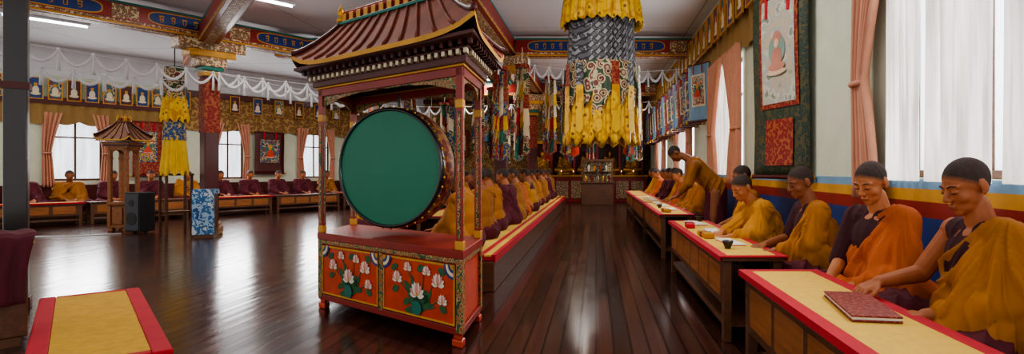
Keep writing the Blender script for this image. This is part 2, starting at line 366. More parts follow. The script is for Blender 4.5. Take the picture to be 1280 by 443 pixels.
# ------------------------------------------------------------ beams
def glyph(mb,x,z,h,y,m,k):
    w=h*.62
    mb.box(x,x+w,y-.004,y,z+h*.82,z+h,m)
    mb.box(x+w*.72,x+w*.88,y-.004,y,z+h*.1,z+h*.85,m)
    mb.box(x+w*.1,x+w*.24,y-.004,y,z+h*(.4 if k%2 else .2),z+h*.85,m)
    if k%3!=1: mb.box(x+w*.1,x+w*.75,y-.004,y,z+h*.42,z+h*.54,m)
    pts=[(x+w*(.45+.3*math.cos(t)),y-.002,z+h*(.2+.16*math.sin(t))) for t in [PI+.2+i*PI*.25 for i in range(6)]]
    mb.tube(pts,h*.05,4,m)
    if k%2: mb.tube([(x+w*.3,y-.002,z+h*1.02),(x+w*.55,y-.002,z+h*1.14),(x+w*.85,y-.002,z+h*1.2)],h*.045,4,m)
bi=[10]
def beam(p0,p1,z0,z1,w,cart=True,core=None,label='painted ceiling beam with gold lettering on blue panels'):
    p0=Vector(p0);p1=Vector(p1); d=p1-p0; L=d.length; rot=math.atan2(d.y,d.x)
    h=z1-z0; mb=MB(); hw=w/2
    mb.box(0,L,-hw,hw,0,h,0)
    for s in (-1,1):
        mb.box(0,L,s*hw-.006,s*hw+.006,0,h*.08,1); mb.box(0,L,s*hw-.006,s*hw+.006,h*.9,h,2)
        mb.box(0,L,s*hw-.005,s*hw+.005,h*.1,h*.2,3)
        if cart:
            x=.25
            k=0
            while x+1.15<L:
                def ring(e,m,yo):
                    pts=[]
                    for t in range(24):
                        a=2*PI*t/24; cx=x+.58; 
                        X=cx+(.58-e)*(abs(math.cos(a))**.45)*(1 if math.cos(a)>=0 else -1)
                        Z=h*.55+(h*.32-e)*(abs(math.sin(a))**.7)*(1 if math.sin(a)>=0 else -1)
                        pts.append((X,yo,Z))
                    if s>0: pts=pts[::-1]
                    mb.poly(pts,m)
                ring(0,1,s*(hw+.004)); ring(.02,4,s*(hw+.007))
                for g in range(5): glyph(mb,x+.16+g*.17,h*.38,h*.3,s*(hw+.012),1,g+k)
                x+=1.75; k+=1
                mb.box(x-.48,x-.12,s*hw-.006,s*hw+.006,h*.25,h*.85,3)
    mb.box(0,L,-hw*.5,hw*.5,-.008,0,3)
    bi[0]+=1
    return put(mb,'trim_%d'%bi[0],[core or m_red,m_goldp,m_teal,m_painted,m_blue],(p0.x,p0.y,z0),rot,label=label,kind='structure')
beam((-9.9,6.55),(-4.6,14.35),3.62,4.0,.35)
beam((-9.1,12.6),(-4.2,6.9),3.55,3.86,.3,False,m_red,'red painted cross beam')
beam((-1.9,5.6),(-1.9,21.5),3.68,4.0,.34,False,m_red,'red painted longitudinal beam')
beam((-1.7,12),(2.1,12),3.62,4.0,.3)
beam((-1.7,18),(2.1,18),3.62,4.0,.3)
beam((-6.8,12),(-2.1,12),3.62,4.0,.3)
beam((-8.5,18),(-2.1,18),3.6,4.0,.3)
# ------------------------------------------------------------ pillars
def pillar(loc,rot=0,w=.26,label='square red pillar with painted capital and brocade wrap'):
    r=thing('pillar',loc,rot,label=label,cat='pillar')
    mb=MB(); mb.box(-w/2,w/2,-w/2,w/2,.22,3.0); put(mb,'shaft',m_dkred,parent=r,bevel=.02)
    mb=MB(); mb.box(-w*.7,w*.7,-w*.7,w*.7,0,.16,0); mb.box(-w*.6,w*.6,-w*.6,w*.6,.16,.24,0); put(mb,'base',m_painted,parent=r,bevel=.01)
    mb=MB()
    for i,(a,z0,z1,m) in enumerate(((.6,2.95,3.05,0),(.75,3.05,3.12,1),(.95,3.12,3.3,2),(1.6,3.3,3.42,0),(2.3,3.42,3.62,2))):
        mb.box(-w*a,w*a,-w*min(a,.8),w*min(a,.8),z0,z1,m)
    put(mb,'capital',[m_goldp,m_teal,m_painted],parent=r,bevel=.015)
    mb=MB(); mb.box(-w*.53,w*.53,-w*.53,w*.53,1.9,2.9,0); put(mb,'brocade_wrap',m_broc_red,parent=r)
    return r
pillar((-7.25,10.5,0),RL,.24); pillar((-2.03,12,0)); pillar((-2.03,18,0))
r=thing('pillar',(-5.02,4.85,0),.7,label='dark lacquered square post',cat='pillar')
mb=MB(); mb.box(-.075,.075,-.075,.075,.0,3.9); put(mb,'shaft',m_dark,parent=r,bevel=.01)
mb=MB(); mb.box(-.09,.09,-.09,.09,1.9,1.96); mb.box(-.09,.09,-.09,.09,0,.1); put(mb,'collar',m_dkred,parent=r)
# ------------------------------------------------------------ pagoda shrines
def petal(mb,a,z,ang,L,W,b,m):
    pts=[]; n=8
    for k in range(n+1):
        t=k/n; w=W*math.sin(PI*min(1,t*1.02))**.75*(1-.2*t) if t<.98 else 0; pts.append((w,t*L))
    for k in range(n-1,0,-1):
        t=k/n; w=W*math.sin(PI*t)**.75*(1-.2*t); pts.append((-w,t*L))
    ca,sa=math.cos(ang),math.sin(ang)
    mb.poly([(a+x*ca+y*sa,b,z-x*sa+y*ca) for x,y in pts],m)
def lotus(mb,a,z,s,b,m0=0):
    for i,(g,l) in enumerate(((-1.5,.9),(1.5,.9),(-1.05,1),(1.05,1),(-.6,1.05),(.6,1.05),(-.25,1.1),(.25,1.1),(0,1.05))):
        petal(mb,a,z,g,s*l,s*.24,b-.0008*i,m0+(1 if i%3==2 else 0))
    petal(mb,a,z,0,s*.3,s*.12,b-.009,3)
def shrine(loc,ea,eb,W,D,scale,body,name,label,detail=True,rot=0):
    ea=Vector(ea);eb=Vector(eb)
    T=lambda p:(p[0]*ea.x+p[1]*eb.x,p[0]*ea.y+p[1]*eb.y,p[2])
    root=thing(name,loc,rot,scale,label=label,cat='shrine')
    def P(mb,nm,mats,**kw): return put(mb,nm,mats,parent=root,**kw)
    zt=.66
    mb=MB(T); mb.box(.03,W-.03,.03,D-.03,.1,.6,0); mb.box(-.01,W+.01,-.01,D+.01,.6,.66,1); mb.box(.0,W,0,D,.08,.13,1)
    mb.box(0,W,-.005,D+.005,.565,.6,2)
    P(mb,'cabinet',[body,m_red if detail else body,m_postpaint if detail else m_woodm],bevel=.005)
    for a in (0.0,W-.11):
        for b in (0.0,D-.1):
            mb=MB(T); mb.box(a,a+.11,b,b+.1,0,.05); mb.box(a+.015,a+.095,b+.015,b+.085,.05,.1); P(mb,'foot',body,bevel=.01)
    for a in (-.004,W-.066):
        for b in (-.004,D-.066):
            mb=MB(T); mb.box(a,a+.07,b,b+.07,.1,.6,0); P(mb,'stile',m_postpaint if detail else body,bevel=.004)
    if detail:
        mb=MB(T); mb.box(W/2-.028,W/2+.028,-.004,.03,.12,.56); P(mb,'stile',m_postpaint,bevel=.004)
        for a0,a1 in ((.075,W/2-.036),(W/2+.036,W-.075)):
            mb=MB(T)
            mb.box(a0,a1,-.002,.03,.14,.555,0)
            for q in ((a0,a1,.14,.155),(a0,a1,.54,.555),(a0,a0+.014,.155,.54),(a1-.014,a1,.155,.54)): mb.box(q[0],q[1],-.012,.0,q[2],q[3],1)
            d=put(mb,'door',[m_orange,m_goldp],parent=root,bevel=.003)
            ac=(a0+a1)/2; s=(a1-a0)
            mb=MB(T); b=-.006
            fl=[(-.3,.27,.07),(.0,.17,.095),(.3,.29,.08),(.14,.37,.055),(-.14,.38,.055),(.36,.15,.06)]
            for fx,fz,fs in fl:
                pts=[(ac+fx*s*k*1.0+.02*math.sin(k*5),b+.001,.17+(fz-.02)*k**.8) for k in (0,.25,.5,.75,1)]
                mb.tube([(p[0],p[1],p[2]) for p in pts],.005,4,2)
            for i in range(11):
                ang=-1.7+i*.34; petal(mb,ac+.06*math.sin(i*2),.19+.05*(i%3),ang+.2*math.sin(i),.15,.03,b-.002,2)
            for i,(fx,fz) in enumerate(((-.36,.16),(.18,.13),(-.2,.08),(.4,.08),(-.38,.32),(.38,.34),(0,.34))):
                petal(mb,ac+fx*s,.14+fz,(-1)**i*1.2,.09,.03,b-.002,2)
            for fx,fz,fs in fl: lotus(mb,ac+fx*s*.95,.15+fz*.85,fs,b-.004)
            mb.poly([(ac+x,b-.016,.16+z) for x,z in ((-.03,0),(.03,0),(.06,.04),(.05,.08),(.02,.1),(-.02,.1),(-.05,.08),(-.06,.04))],4)
            put(mb,'lotus_painting',[m_petal,m_petalp,m_leaf,m_goldp,m_teal],parent=d)
        for a,sg in ((.09,1),(W/2-.04,-1),(W/2+.04,1),(W-.09,-1)):
            mb=MB(T)
            for i,(r,mm) in enumerate(((.1,0),(.08,1),(.055,0),(.034,2))):
                pts=[(a,-.014-.001*i,.555)]+[(a+sg*r*math.cos(t),-.014-.001*i,.555-r*math.sin(t)) for t in [k*PI/16 for k in range(9)]]
                mb.poly(pts,mm)
            P(mb,'corner_ornament',[m_blue,m_cream,m_goldp])
        mb=MB(T); mb.box(W-.032,W-.02,.08,D-.08,.15,.54,0); P(mb,'side_panel',m_orange)
    else:
        mb=MB(T); mb.box(.1,W-.1,-.002,.03,.15,.53,0); P(mb,'door',m_wood2,bevel=.008)
    pw=.07
    for i,(a,b) in enumerate(((0,0),(W-pw,0),(0,D-pw),(W-pw,D-pw))):
        mb=MB(T); mb.box(a,a+pw,b,b+pw,zt,1.9,0)
        mb.box(a-.006,a+pw+.006,b-.006,b+pw+.006,zt,.72,1)
        mb.box(a-.006,a+pw+.006,b-.006,b+pw+.006,1.62,1.68,1)
        po=P(mb,'post',[m_red if detail else body,m_goldp if detail else body],bevel=.006)
        if detail:
            mb=MB(T); mb.box(a+.02,a+pw-.02,b-.003,b+pw+.003,.74,1.6); mb.box(a-.003,a+pw+.003,b+.02,b+pw-.02,.74,1.6)
            put(mb,'painted_inlay',m_postpaint,parent=po)
    mb=MB(T)
    def fret(a0,a1,b,axis):
        n=20
        f0=[];f1=[]
        for i in range(n+1):
            u=i/n; dz=.02+.09*(abs(2*u-1))**3+.01*abs(math.sin(u*PI*6)); x=a0+(a1-a0)*u
            f0.append((x,1.86-dz)); f1.append((x,1.86))
        k=len(f0); vs=[]
        for th in (0,.02):
            for x,z in f0+f1: vs.append((x,b+th,z) if axis==0 else (b+th,x,z))
        fs=[]
        for i in range(n):
            for o in (0,2*k): fs.append((o+i,o+i+1,o+k+i+1,o+k+i))
            fs.append((i,i+1,2*k+i+1,2*k+i))
        mb.add(vs,fs,0)
    fret(pw,W-pw,.02,0); fret(pw,W-pw,D-.04,0); fret(pw,D-pw,.02,1); fret(pw,D-pw,W-.04,1)
    P(mb,'fretwork',m_postpaint if detail else body)
    mb=MB(T)
    def ringbox(o,z0,z1,m,th=.08):
        mb.box(-o,W+o,-o,-o+th,z0,z1,m); mb.box(-o,W+o,D+o-th,D+o,z0,z1,m); mb.box(-o,-o+th,-o+th,D+o-th,z0,z1,m); mb.box(W+o-th,W+o,-o+th,D+o-th,z0,z1,m)
    ringbox(.0,1.84,1.9,0); ringbox(.02,1.9,1.915,1); ringbox(.05,1.915,1.965,2)
    P(mb,'lintel',[m_red if detail else body,m_goldp,m_dkred],bevel=.002)
    def dents(o,z0,z1,st,m):
        n=int((W+2*o)/st); L=[]
        for i in range(n+1):
            a=-o+(W+2*o-.03)*i/n; L.append((a,a+.034,-o-.03,-o+.03))
        n2=int((D+2*o)/st)
        for i in range(1,n2+1):
            b=-o+(D+2*o-.03)*i/n2; L.append((W+o-.03,W+o+.03,b,b+.034)); L.append((-o-.03,-o+.03,b,b+.034))
        for q in L:
            mb=MB(T); mb.box(q[0],q[1],q[2],q[3],z0,z1); P(mb,'dentil',m)
    if detail: dents(.07,1.965,1.995,.075,m_cream)
    else:
        mb=MB(T); mb.box(-.07,W+.07,-.07,D+.07,1.965,1.995,0); P(mb,'cornice',body)
    mb=MB(T); mb.box(-.09,W+.09,-.1,D+.1,1.995,2.01,0); P(mb,'soffit',m_dkred)
    oa,ob=(.2,.27) if detail else (.17,.17)
    if detail: dents(.13,2.01,2.04,.09,m_dkred)
    mb=MB(T); mb.box(-oa+.02,W+oa-.02,-ob+.02,D+ob-.02,2.04,2.062,0); P(mb,'eave_board',[m_dkred if detail else body])
    H=.4
    ka,kb=(.42,.46) if detail else (.3,.3)
    def rf(side,u,t,off=0):
        ia=ka*t; ib=kb*t
        a0,a1,b0,b1=-oa+ia,W+oa-ia,-ob+ib,D+ob-ib
        if a1<a0: a0=a1=(a0+a1)/2
        if b1<b0: b0=b1=(b0+b1)/2
        z=2.08+H*(t**1.25)+.09*(1-t)*abs(2*u-1)**6+off
        if side==0: return (a0+(a1-a0)*u,b0,z)
        if side==1: return (a1,b0+(b1-b0)*u,z)
        if side==2: return (a1+(a0-a1)*u,b1,z)
        return (a0,b1+(b0-b1)*u,z)
    mb=MB(T)
    for sd in range(4): mb.grid(lambda u,v:rf(sd,u,v),16,8,0,True)
    for sd in range(4): mb.grid(lambda u,v:(lambda p:(p[0],p[1],p[2]-.035*(1-v)))(rf(sd,u,0)),16,1,1)
    a0,a1,b0,b1=-oa+ka,W+oa-ka,-ob+kb,D+ob-kb
    mb.box(a0,a1,b0,b1,2.44,2.48,0)
    rr=P(mb,'roof',[m_roof if detail else m_woodm,m_goldp])
    mb=MB(T)
    for sd,Ls in ((0,W),(2,W),(1,D),(3,D)):
        n=max(4,int((Ls+.4)/.19))
        for i in range(1,n):
            u=i/n; mb.tube([rf(sd,u,t,.004) for t in (0,.25,.5,.75,1)],.016,6,0)
    for sd in range(4): mb.tube([rf(sd,0,t,.012) for t in (0,.1,.25,.5,.75,1)],[.03,.026,.024,.022,.02,.02],6,1)
    put(mb,'roof_rib',[m_roof if detail else m_woodm,m_dkred],parent=rr)
    mb=MB(T)
    mb.box(a0-.03,a1+.03,b0-.03,b1+.03,2.475,2.50,0); mb.box(a0+.02,a1-.02,b0+.02,b1-.02,2.5,2.6,1)
    n=int((a1-a0)/.12)+1
    for i in range(n):
        a=a0+(a1-a0)*(i+.5)/n
        mb.box(a-.03,a+.03,b0-.012,b0+.02,2.50,2.57,2)
    P(mb,'ridge_crest',[m_teal,m_red,m_goldp] if detail else [m_woodm,m_wood2,m_woodm],bevel=.004)
    for a,b in ((a0,b0),(a1,b0),(a1,b1),(a0,b1)):
        mb=MB(); q=T((a,b,0)); mb.lathe([(0,2.5),(.03,2.5),(.035,2.53),(.015,2.55),(.03,2.58),(.028,2.6),(.01,2.63),(0,2.67)],(q[0],q[1],0),12)
        P(mb,'finial',m_gold)
    return root
EA=Vector((1.525,-1.13)).normalized(); EB=Vector((-.02,.74)).normalized()
shrine((-2.42,4.88,0),EA,EB,1.898,.74,1,m_orange,'drum_shrine','red and gold painted drum shrine with pagoda roof and lotus doors')
shrine((-9.6,11.0,0),(UU.x,UU.y),(-UU.y,UU.x),.42,.4,.87,m_wood2,'lamp_shrine','small wooden shrine with pagoda roof standing on the floor',detail=False,rot=-.9)
# drum
dl=Vector((.962,-.272,0))
droot=thing('drum',(-1.68,4.78,1.22),math.atan2(dl.y,dl.x),label='large round drum with green skin hung in the painted shrine',cat='drum')
R=.49
def ringm(prof,n=64,mi=0,mb=None):
    mb=mb or MB()
    vs=[(r*math.cos(2*PI*i/n),y,r*math.sin(2*PI*i/n)) for r,y in prof for i in range(n)]
    fs=[(j*n+i,j*n+(i+1)%n,(j+1)*n+(i+1)%n,(j+1)*n+i) for j in range(len(prof)-1) for i in range(n)]
    mb.add(vs,fs,mi,True); return mb
put(ringm([(R-.03,-.13),(R,-.12),(R+.015,-.07),(R+.02,-.03),(R+.015,.03),(R,.07),(R-.03,.08)]),'shell',m_drumside,parent=droot)
mb=ringm([(R*k,-.135-.006*(1-k)) for k in (0,.3,.6,.9,.985)]); put(mb,'drum_head',m_drum,parent=droot,label='green painted drum skin')
mb=ringm([(R*k,.085) for k in (0.001,.5,1)]); put(mb,'drum_head',m_drum,parent=droot)
mb=ringm([(R*.965,-.142),(R*.975,-.152),(R*1.0,-.152),(R*1.025,-.14),(R*1.03,-.1),(R*1.0,-.085)]); put(mb,'rim',m_dark,parent=droot)
for i in range(40):
    t=2*PI*i/40; mb=MB(); mb.sphere((R*1.035*math.cos(t),-.115,R*1.035*math.sin(t)),.011,8,5); put(mb,'stud',m_gold,parent=droot)
mb=MB(); mb.cyl((0,.0,R),(0,.0,.62),.012); put(mb,'hanger',m_dark,parent=droot)
mb=MB(); mb.cyl((-.5,.0,.02),(-.56,.0,.02),.02); put(mb,'hanger',m_dark,parent=droot)
# ------------------------------------------------------------ people
def cap(V,F,a,b,ra,rb,n=12,m=6):
    a=Vector(a);b=Vector(b); d=(b-a)
    d=d.normalized() if d.length>1e-6 else Vector((0,0,1))
    x=d.orthogonal().normalized(); y=d.cross(x); o=len(V)
    rows=[]
    for j in range(m+1):
        rows.append((-PI/2+PI/2*j/m,0))
    for j in range(m+1): rows.append((PI/2*j/m,1))
    for ph,e in rows:
        c,r=(b,rb) if e else (a,ra)
        for i in range(n):
            t=2*PI*i/n; V.append(c+d*math.sin(ph)*r+(x*math.cos(t)+y*math.sin(t))*math.cos(ph)*r)
    for j in range(len(rows)-1):
        for i in range(n): F.append((o+j*n+i,o+j*n+(i+1)%n,o+(j+1)*n+(i+1)%n,o+(j+1)*n+i))
def ell(V,F,c,r,R=None,n=16,m=12):
    c=Vector(c);o=len(V)
    for j in range(m+1):
        ph=PI*j/m
        for i in range(n):
            t=2*PI*i/n; p=Vector((r[0]*math.sin(ph)*math.cos(t),r[1]*math.sin(ph)*math.sin(t),-r[2]*math.cos(ph)))
            V.append(c+(R@p if R is not None else p))
    for j in range(m):
        for i in range(n): F.append((o+j*n+i,o+j*n+(i+1)%n,o+(j+1)*n+(i+1)%n,o+(j+1)*n+i))
def remesh(V,F,vox,it=2):
    me=bpy.data.meshes.new('tmp'); me.from_pydata([tuple(v) for v in V],[],F)
    bm=bmesh.new(); bm.from_mesh(me); bmesh.ops.remove_doubles(bm,verts=bm.verts,dist=1e-5); bmesh.ops.recalc_face_normals(bm,faces=bm.faces); bm.to_mesh(me); bm.free()
    o=bpy.data.objects.new('tmp',me); C.objects.link(o)
    md=o.modifiers.new('r','REMESH'); md.mode='VOXEL'; md.voxel_size=vox; md.use_smooth_shade=True
    sm=o.modifiers.new('s','SMOOTH'); sm.iterations=it; sm.factor=.5
    dg=bpy.context.evaluated_depsgraph_get(); dg.update()
    out=bpy.data.meshes.new_from_object(o.evaluated_get(dg)); 
    bpy.data.objects.remove(o); bpy.data.meshes.remove(me)
    out.polygons.foreach_set('use_smooth',[True]*len(out.polygons)); return out
def ridge(s,lam):
    return 2*(1-abs(math.sin(PI*s/lam)))**1.6-.6
def folds(me,w,lam,amp,seed=0,zmin=None,warp=.05):
    w=Vector(w).normalized()
    nor=[v.normal.copy() for v in me.vertices]
    off=Vector((seed*3.1,seed*1.7,seed*.9))
    for i,v in enumerate(me.vertices):
        p=v.co; n1=noise.noise(p*2.6+off)
        s=p.dot(w)+warp*n1
        a=amp*min(1.3,max(.1,.7+1.5*noise.noise(p*3.1+off*2)))
        v.co=p+nor[i]*(a*ridge(s,lam)+amp*.6*n1)
        if zmin is not None and v.co.z<zmin: v.co.z=zmin
    me.update()
def drape(me,Q,amp,seed,zmin=None,lam=.15):
    Q=Vector(Q); nor=[v.normal.copy() for v in me.vertices]
    off=Vector((seed*3.1,seed*1.7,seed*.9))
    for i,v in enumerate(me.vertices):
        p=v.co; q=p-Q; r=q.length
        u=q.x*.85+q.y*.55; n1=noise.noise(p*2.4+off); n2=noise.noise(p*5+off)
        ph=math.atan2(u,-q.z+.06)+.22*n1
        a=amp*min(1,r/.22)*min(1.4,max(.05,.62+1.7*noise.noise(Vector((ph*3.2,r*1.6,seed*1.3)))))
        big=ridge(ph+.3,lam*1.9)*1.1; small=ridge(ph*1.0+.1*n2,lam*.8)*.45
        v.co=p+nor[i]*(a*(big+small)+.012*n1+.003*n2)
        if zmin is not None and v.co.z<zmin: v.co.z=zmin
    me.update()
def flatz(me,z):
    for v in me.vertices:
        if v.co.z<z: v.co.z=z
def hand(V,F,w,d,n,ts,curl=.35,r=1.0):
    w=Vector(w);d=Vector(d).normalized();n=(Vector(n)-d*Vector(n).dot(d)).normalized(); s=d.cross(n)*ts
    Ls=[.072,.08,.074,.058]
    for i in range(4):
        off=(1.5-i)*.0215
        k=w+d*(.085-.006*abs(i-1))+s*off
        cap(V,F,w+s*off*.55+d*.01,k,.0145*r,.0115*r,8,3)
        p=k; a=.15; dd=(d+s*(1.5-i)*.07).normalized()
        for q,(fr,rr) in enumerate(((.45,.0092),(.3,.0084),(.25,.0076))):
            a+=curl*(.7+.3*q); v=dd*math.cos(a)+n*math.sin(a); e=p+v*Ls[i]*fr
            cap(V,F,p,e,rr*r,(rr-.0008)*r,8,3); p=e
    t0=w+d*.015+s*.02; t1=w+d*.05+s*.05+n*.01; t2=w+d*.075+s*.056+n*.018; t3=w+d*.098+s*.052+n*.024
    cap(V,F,t0,t1,.015*r,.012*r,8,3);cap(V,F,t1,t2,.011*r,.0105*r,8,3);cap(V,F,t2,t3,.0103*r,.0085*r,8,3)
def headprims(V,F,M,det=True):
    Rm=M.to_3x3()
    e=lambda c,r:ell(V,F,M@Vector(c),r,Rm)
    k=lambda a,b,ra,rb:cap(V,F,M@Vector(a),M@Vector(b),ra,rb,10,4)
    e((0,.003,.116),(.073,.093,.086)); e((0,.032,.075),(.061,.065,.087)); e((0,.045,.022),(.046,.046,.036)); e((0,.076,.002),(.021,.018,.017))
    for s in(-1,1):
        e((s*.036,.064,.062),(.024,.023,.024)); e((s*.077,-.004,.084),(.007,.018,.029)); e((s*.075,.004,.062),(.007,.010,.011))
        if det:
            e((s*.031,.0885,.0925),(.0155,.0105,.0095)); e((s*.012,.106,.061),(.010,.011,.008))
            k((s*.012,.0925,.111),(s*.048,.080,.112),.0085,.007)
    k((0,.094,.103),(0,.115,.066),.0085,.0125)
    if det:
        e((0,.099,.0355),(.022,.0095,.0065)); e((0,.0985,.0245),(.019,.0095,.0075))
RX=lambda a:Matrix.Rotation(a,4,'X'); RY=lambda a:Matrix.Rotation(a,4,'Y'); RZ=lambda a:Matrix.Rotation(a,4,'Z')
def hairfrom(body,M,hm):
    Mi=M.inverted(); vs=[];fs=[];mp={}
    for p in body.polygons:
        c=Mi@p.center
        if abs(c.x)>.1 or abs(c.y)>.12 or c.z>.24 or c.z<.02: continue
        if c.z<.05+.6*c.y: continue
        if abs(c.x)>.0735 and -.035<c.y<.03 and c.z<.118: continue
        f=[]
        for i in p.vertices:
            if i not in mp:
                mp[i]=len(vs); v=body.vertices[i]; vs.append(Mi@(v.co+v.normal*.0009))
            f.append(mp[i])
        fs.append(tuple(f))
    me=bpy.data.meshes.new('hair'); me.from_pydata([tuple(v) for v in vs],[],fs)
    bm=bmesh.new(); bm.from_mesh(me)
    for pc,pn in (((0,0,.080),(0,-.74,1)),((0,.077,0),(0,-1,.12))):
        g=bm.verts[:]+bm.edges[:]+bm.faces[:]
        bmesh.ops.bisect_plane(bm,geom=g,plane_co=pc,plane_no=Vector(pn).normalized(),clear_inner=True)
    fl=bm.verts.layers.float.new('fade')
    for v in bm.verts:
        d1=(v.co.z-.080-.74*v.co.y)/1.244; d2=(.077-v.co.y+.12*v.co.z)
        v[fl]=max(0,min(1,min(d1/.02,d2/.02)))
    bmesh.ops.transform(bm,matrix=M,verts=bm.verts)
    bm.to_mesh(me); bm.free(); me.materials.append(hm)
    me.polygons.foreach_set('use_smooth',[True]*len(me.polygons)); return me
PS=1.07
def person(loc,rot,lean=.1,yaw=0,pitch=.35,rh=(.08,.3,.2),lh=(-.08,.3,.2),robe=None,bare=True,vox=.012,det=False,skin=0,seed=0,label='',group='seated monks',low=None,rhd=(-.3,1,-.1),lhd=(.3,1,-.1)):
    robe=robe or m_must; low=low or m_maroon
    Up=lambda p:(RX(-lean)@(Vector(p)-Vector((0,0,.1)))+Vector((0,0,.1)))
    V=[];F=[]
    sh={1:Up((.165,0,.5)),-1:Up((-.165,0,.5))}
    ell(V,F,(0,0,.1),(.15,.11,.1)); ell(V,F,Up((0,.0,.24)),(.125,.09,.13)); ell(V,F,Up((0,0,.41)),(.15,.1,.15))
    cap(V,F,sh[1],sh[-1],.06,.06); 
    nb=Up((0,-.005,.53)); nt=Up((0,.02,.62)); cap(V,F,nb,nt,.06,.052)
    M=Matrix.Translation(nt)@RZ(yaw)@RX(-pitch)@Matrix.Translation((0,-.005,.0))
    headprims(V,F,M,True)
    el={}
    hd={1:Vector(rh),-1:Vector(lh)}; dirs={1:rhd,-1:lhd}
    for s in(1,-1):
        mid=(sh[s]+hd[s])/2; e=mid+Vector((s*.09,-.07,-.09)); el[s]=e
        cap(V,F,sh[s],e,.054,.043); cap(V,F,e,hd[s],.042,.027)
        hand(V,F,hd[s],dirs[s],(0,0,-1),s)
        kn=Vector((s*.29,.24,.09)); cap(V,F,(s*.09,0,.1),kn,.085,.06); cap(V,F,kn,(-s*.06,.33,.06),.055,.04); cap(V,F,(-s*.06,.33,.05),(-s*.16,.36,.04),.035,.025)
    body=remesh(V,F,vox,2); flatz(body,.006); body.materials.append(m_skins[skin])
    o=put(body,'person',[],loc,rot,label=label,cat='person',group=group); o.scale=(PS,)*3
    V=[];F=[]
    ell(V,F,(0,-.01,.1),(.22,.18,.15))
    for s in(1,-1):
        kn=Vector((s*.3,.25,.1)); cap(V,F,(s*.1,0,.1),kn,.115,.088); cap(V,F,kn,(-s*.04,.34,.07),.086,.075)
    ell(V,F,(0,.2,.07),(.3,.2,.09))
    cv=max(vox,.009)
    if det: cv=.007
    sk=remesh(V,F,cv,5); folds(sk,(.5,1,.25),.07,.007,seed,.004); sk.materials.append(low); put(sk,'lower_robe',[],parent=o)
    V=[];F=[]; ell(V,F,Up((0,0,.38)),(.168,.122,.165)); ell(V,F,Up((0,0,.22)),(.15,.12,.16)); cap(V,F,Up((.12,0,.5)),Up((-.12,0,.5)),.066,.066)
    if bare=='sleeve': cap(V,F,sh[1],el[1],.068,.062)
    vs=remesh(V,F,cv,3); folds(vs,(1,.2,.3),.06,.004,seed+3); vs.materials.append(m_maroon2); put(vs,'vest',[],parent=o)
    V=[];F=[]
    ell(V,F,Up((-.03,0,.3)),(.172,.137,.2)); ell(V,F,(-.02,.02,.17),(.21,.175,.16))
    cap(V,F,Up((-.12,.0,.505)),Up((.06,.02,.27)),.078,.125)
    cap(V,F,sh[-1],el[-1],.075,.082); cap(V,F,el[-1],el[-1].lerp(hd[-1],.72),.08,.062)
    cap(V,F,el[-1]+Vector((0,0,-.06)),(-.22,.16,.1),.08,.09)
    cap(V,F,el[-1]+Vector((-.01,-.05,-.05)),(-.24,-.02,.1),.08,.1)
    cap(V,F,Up((-.11,.05,.42)),el[-1].lerp(hd[-1],.5)+Vector((0,0,-.02)),.08,.07)
    cap(V,F,Up((-.05,.06,.34)),el[-1].lerp(hd[-1],.3)+Vector((0,0,-.03)),.09,.08)
    cap(V,F,el[-1].lerp(hd[-1],.3),(-.16,.26,.1),.085,.08)
    if bare is False:
        cap(V,F,sh[1],el[1],.076,.082); cap(V,F,el[1],el[1].lerp(hd[1],.72),.08,.062); cap(V,F,sh[1],sh[-1],.08,.08)
        ell(V,F,Up((0,.0,.42)),(.18,.13,.16)); cap(V,F,el[1]+Vector((0,0,-.05)),(.22,.16,.1),.075,.085)
        cap(V,F,Up((.11,.05,.42)),el[1].lerp(hd[1],.5),.08,.065)
    ell(V,F,(-.1,.24,.12),(.2,.13,.09))
    ro=remesh(V,F,cv,9 if det else 4); drape(ro,Up((-.14,-.02,.56)),.015 if det else .014,seed+7,.012); ro.materials.append(robe); put(ro,'shawl',[],parent=o)
    put(hairfrom(body,M,m_hairs[skin]),'hair',[],parent=o)
    if det:
        for s in(-1,1):
            mb=MB(); mb.tube([M@Vector(p) for p in((s*.012,.1005,.1135),(s*.03,.0985,.119),(s*.049,.086,.115))],[.002,.0032,.0018],6); put(mb,'eyebrow',m_eye,parent=o)
            mb=MB(); mb.tube([M@Vector(p) for p in((s*.016,.0965,.089),(s*.031,.0995,.0868),(s*.045,.091,.089))],[.0014,.0026,.0014],6); put(mb,'eyelash',m_eye,parent=o)
        mb=MB(); mb.sphere(M@Vector((0,.0995,.0300)),(.0195,.0088,.0085),14,8,0,M.to_3x3()); put(mb,'lips',m_lip,parent=o)
    return o
SZ=.385
G='monks seated along the window wall'
person((1.68,2.42,SZ),PI/2,lean=.03,yaw=.05,pitch=.38,rh=(.2,.33,.27),lh=(-.1,.3,.2),robe=m_must,bare=True,vox=.0048,det=True,skin=0,seed=1,rhd=(-.2,1,-.35),label='seated monk in mustard robe with bare arm reaching to the table',group=G)
person((1.66,3.25,SZ),PI/2+.35,lean=.04,yaw=.15,pitch=.42,rh=(.06,.31,.17),lh=(-.09,.33,.16),robe=m_orng,bare='sleeve',vox=.0048,det=True,skin=1,seed=2,label='seated monk in orange robe with hands resting in the lap',group=G)
person((1.68,4.25,SZ-.02),PI/2,lean=.12,yaw=.1,pitch=.35,rh=(.1,.34,.24),lh=(-.1,.34,.22),robe=m_must,bare='sleeve',vox=.007,det=True,skin=2,seed=3,label='seated monk in mustard robe over maroon vest reading',group=G)
person((1.62,5.15,SZ-.03),PI/2+.2,lean=.42,yaw=.1,pitch=.5,rh=(.08,.42,.26),lh=(-.08,.42,.24),robe=m_must3,bare=False,vox=.009,det=True,skin=1,seed=4,label='seated monk in golden robe leaning forward over the table',group=G)
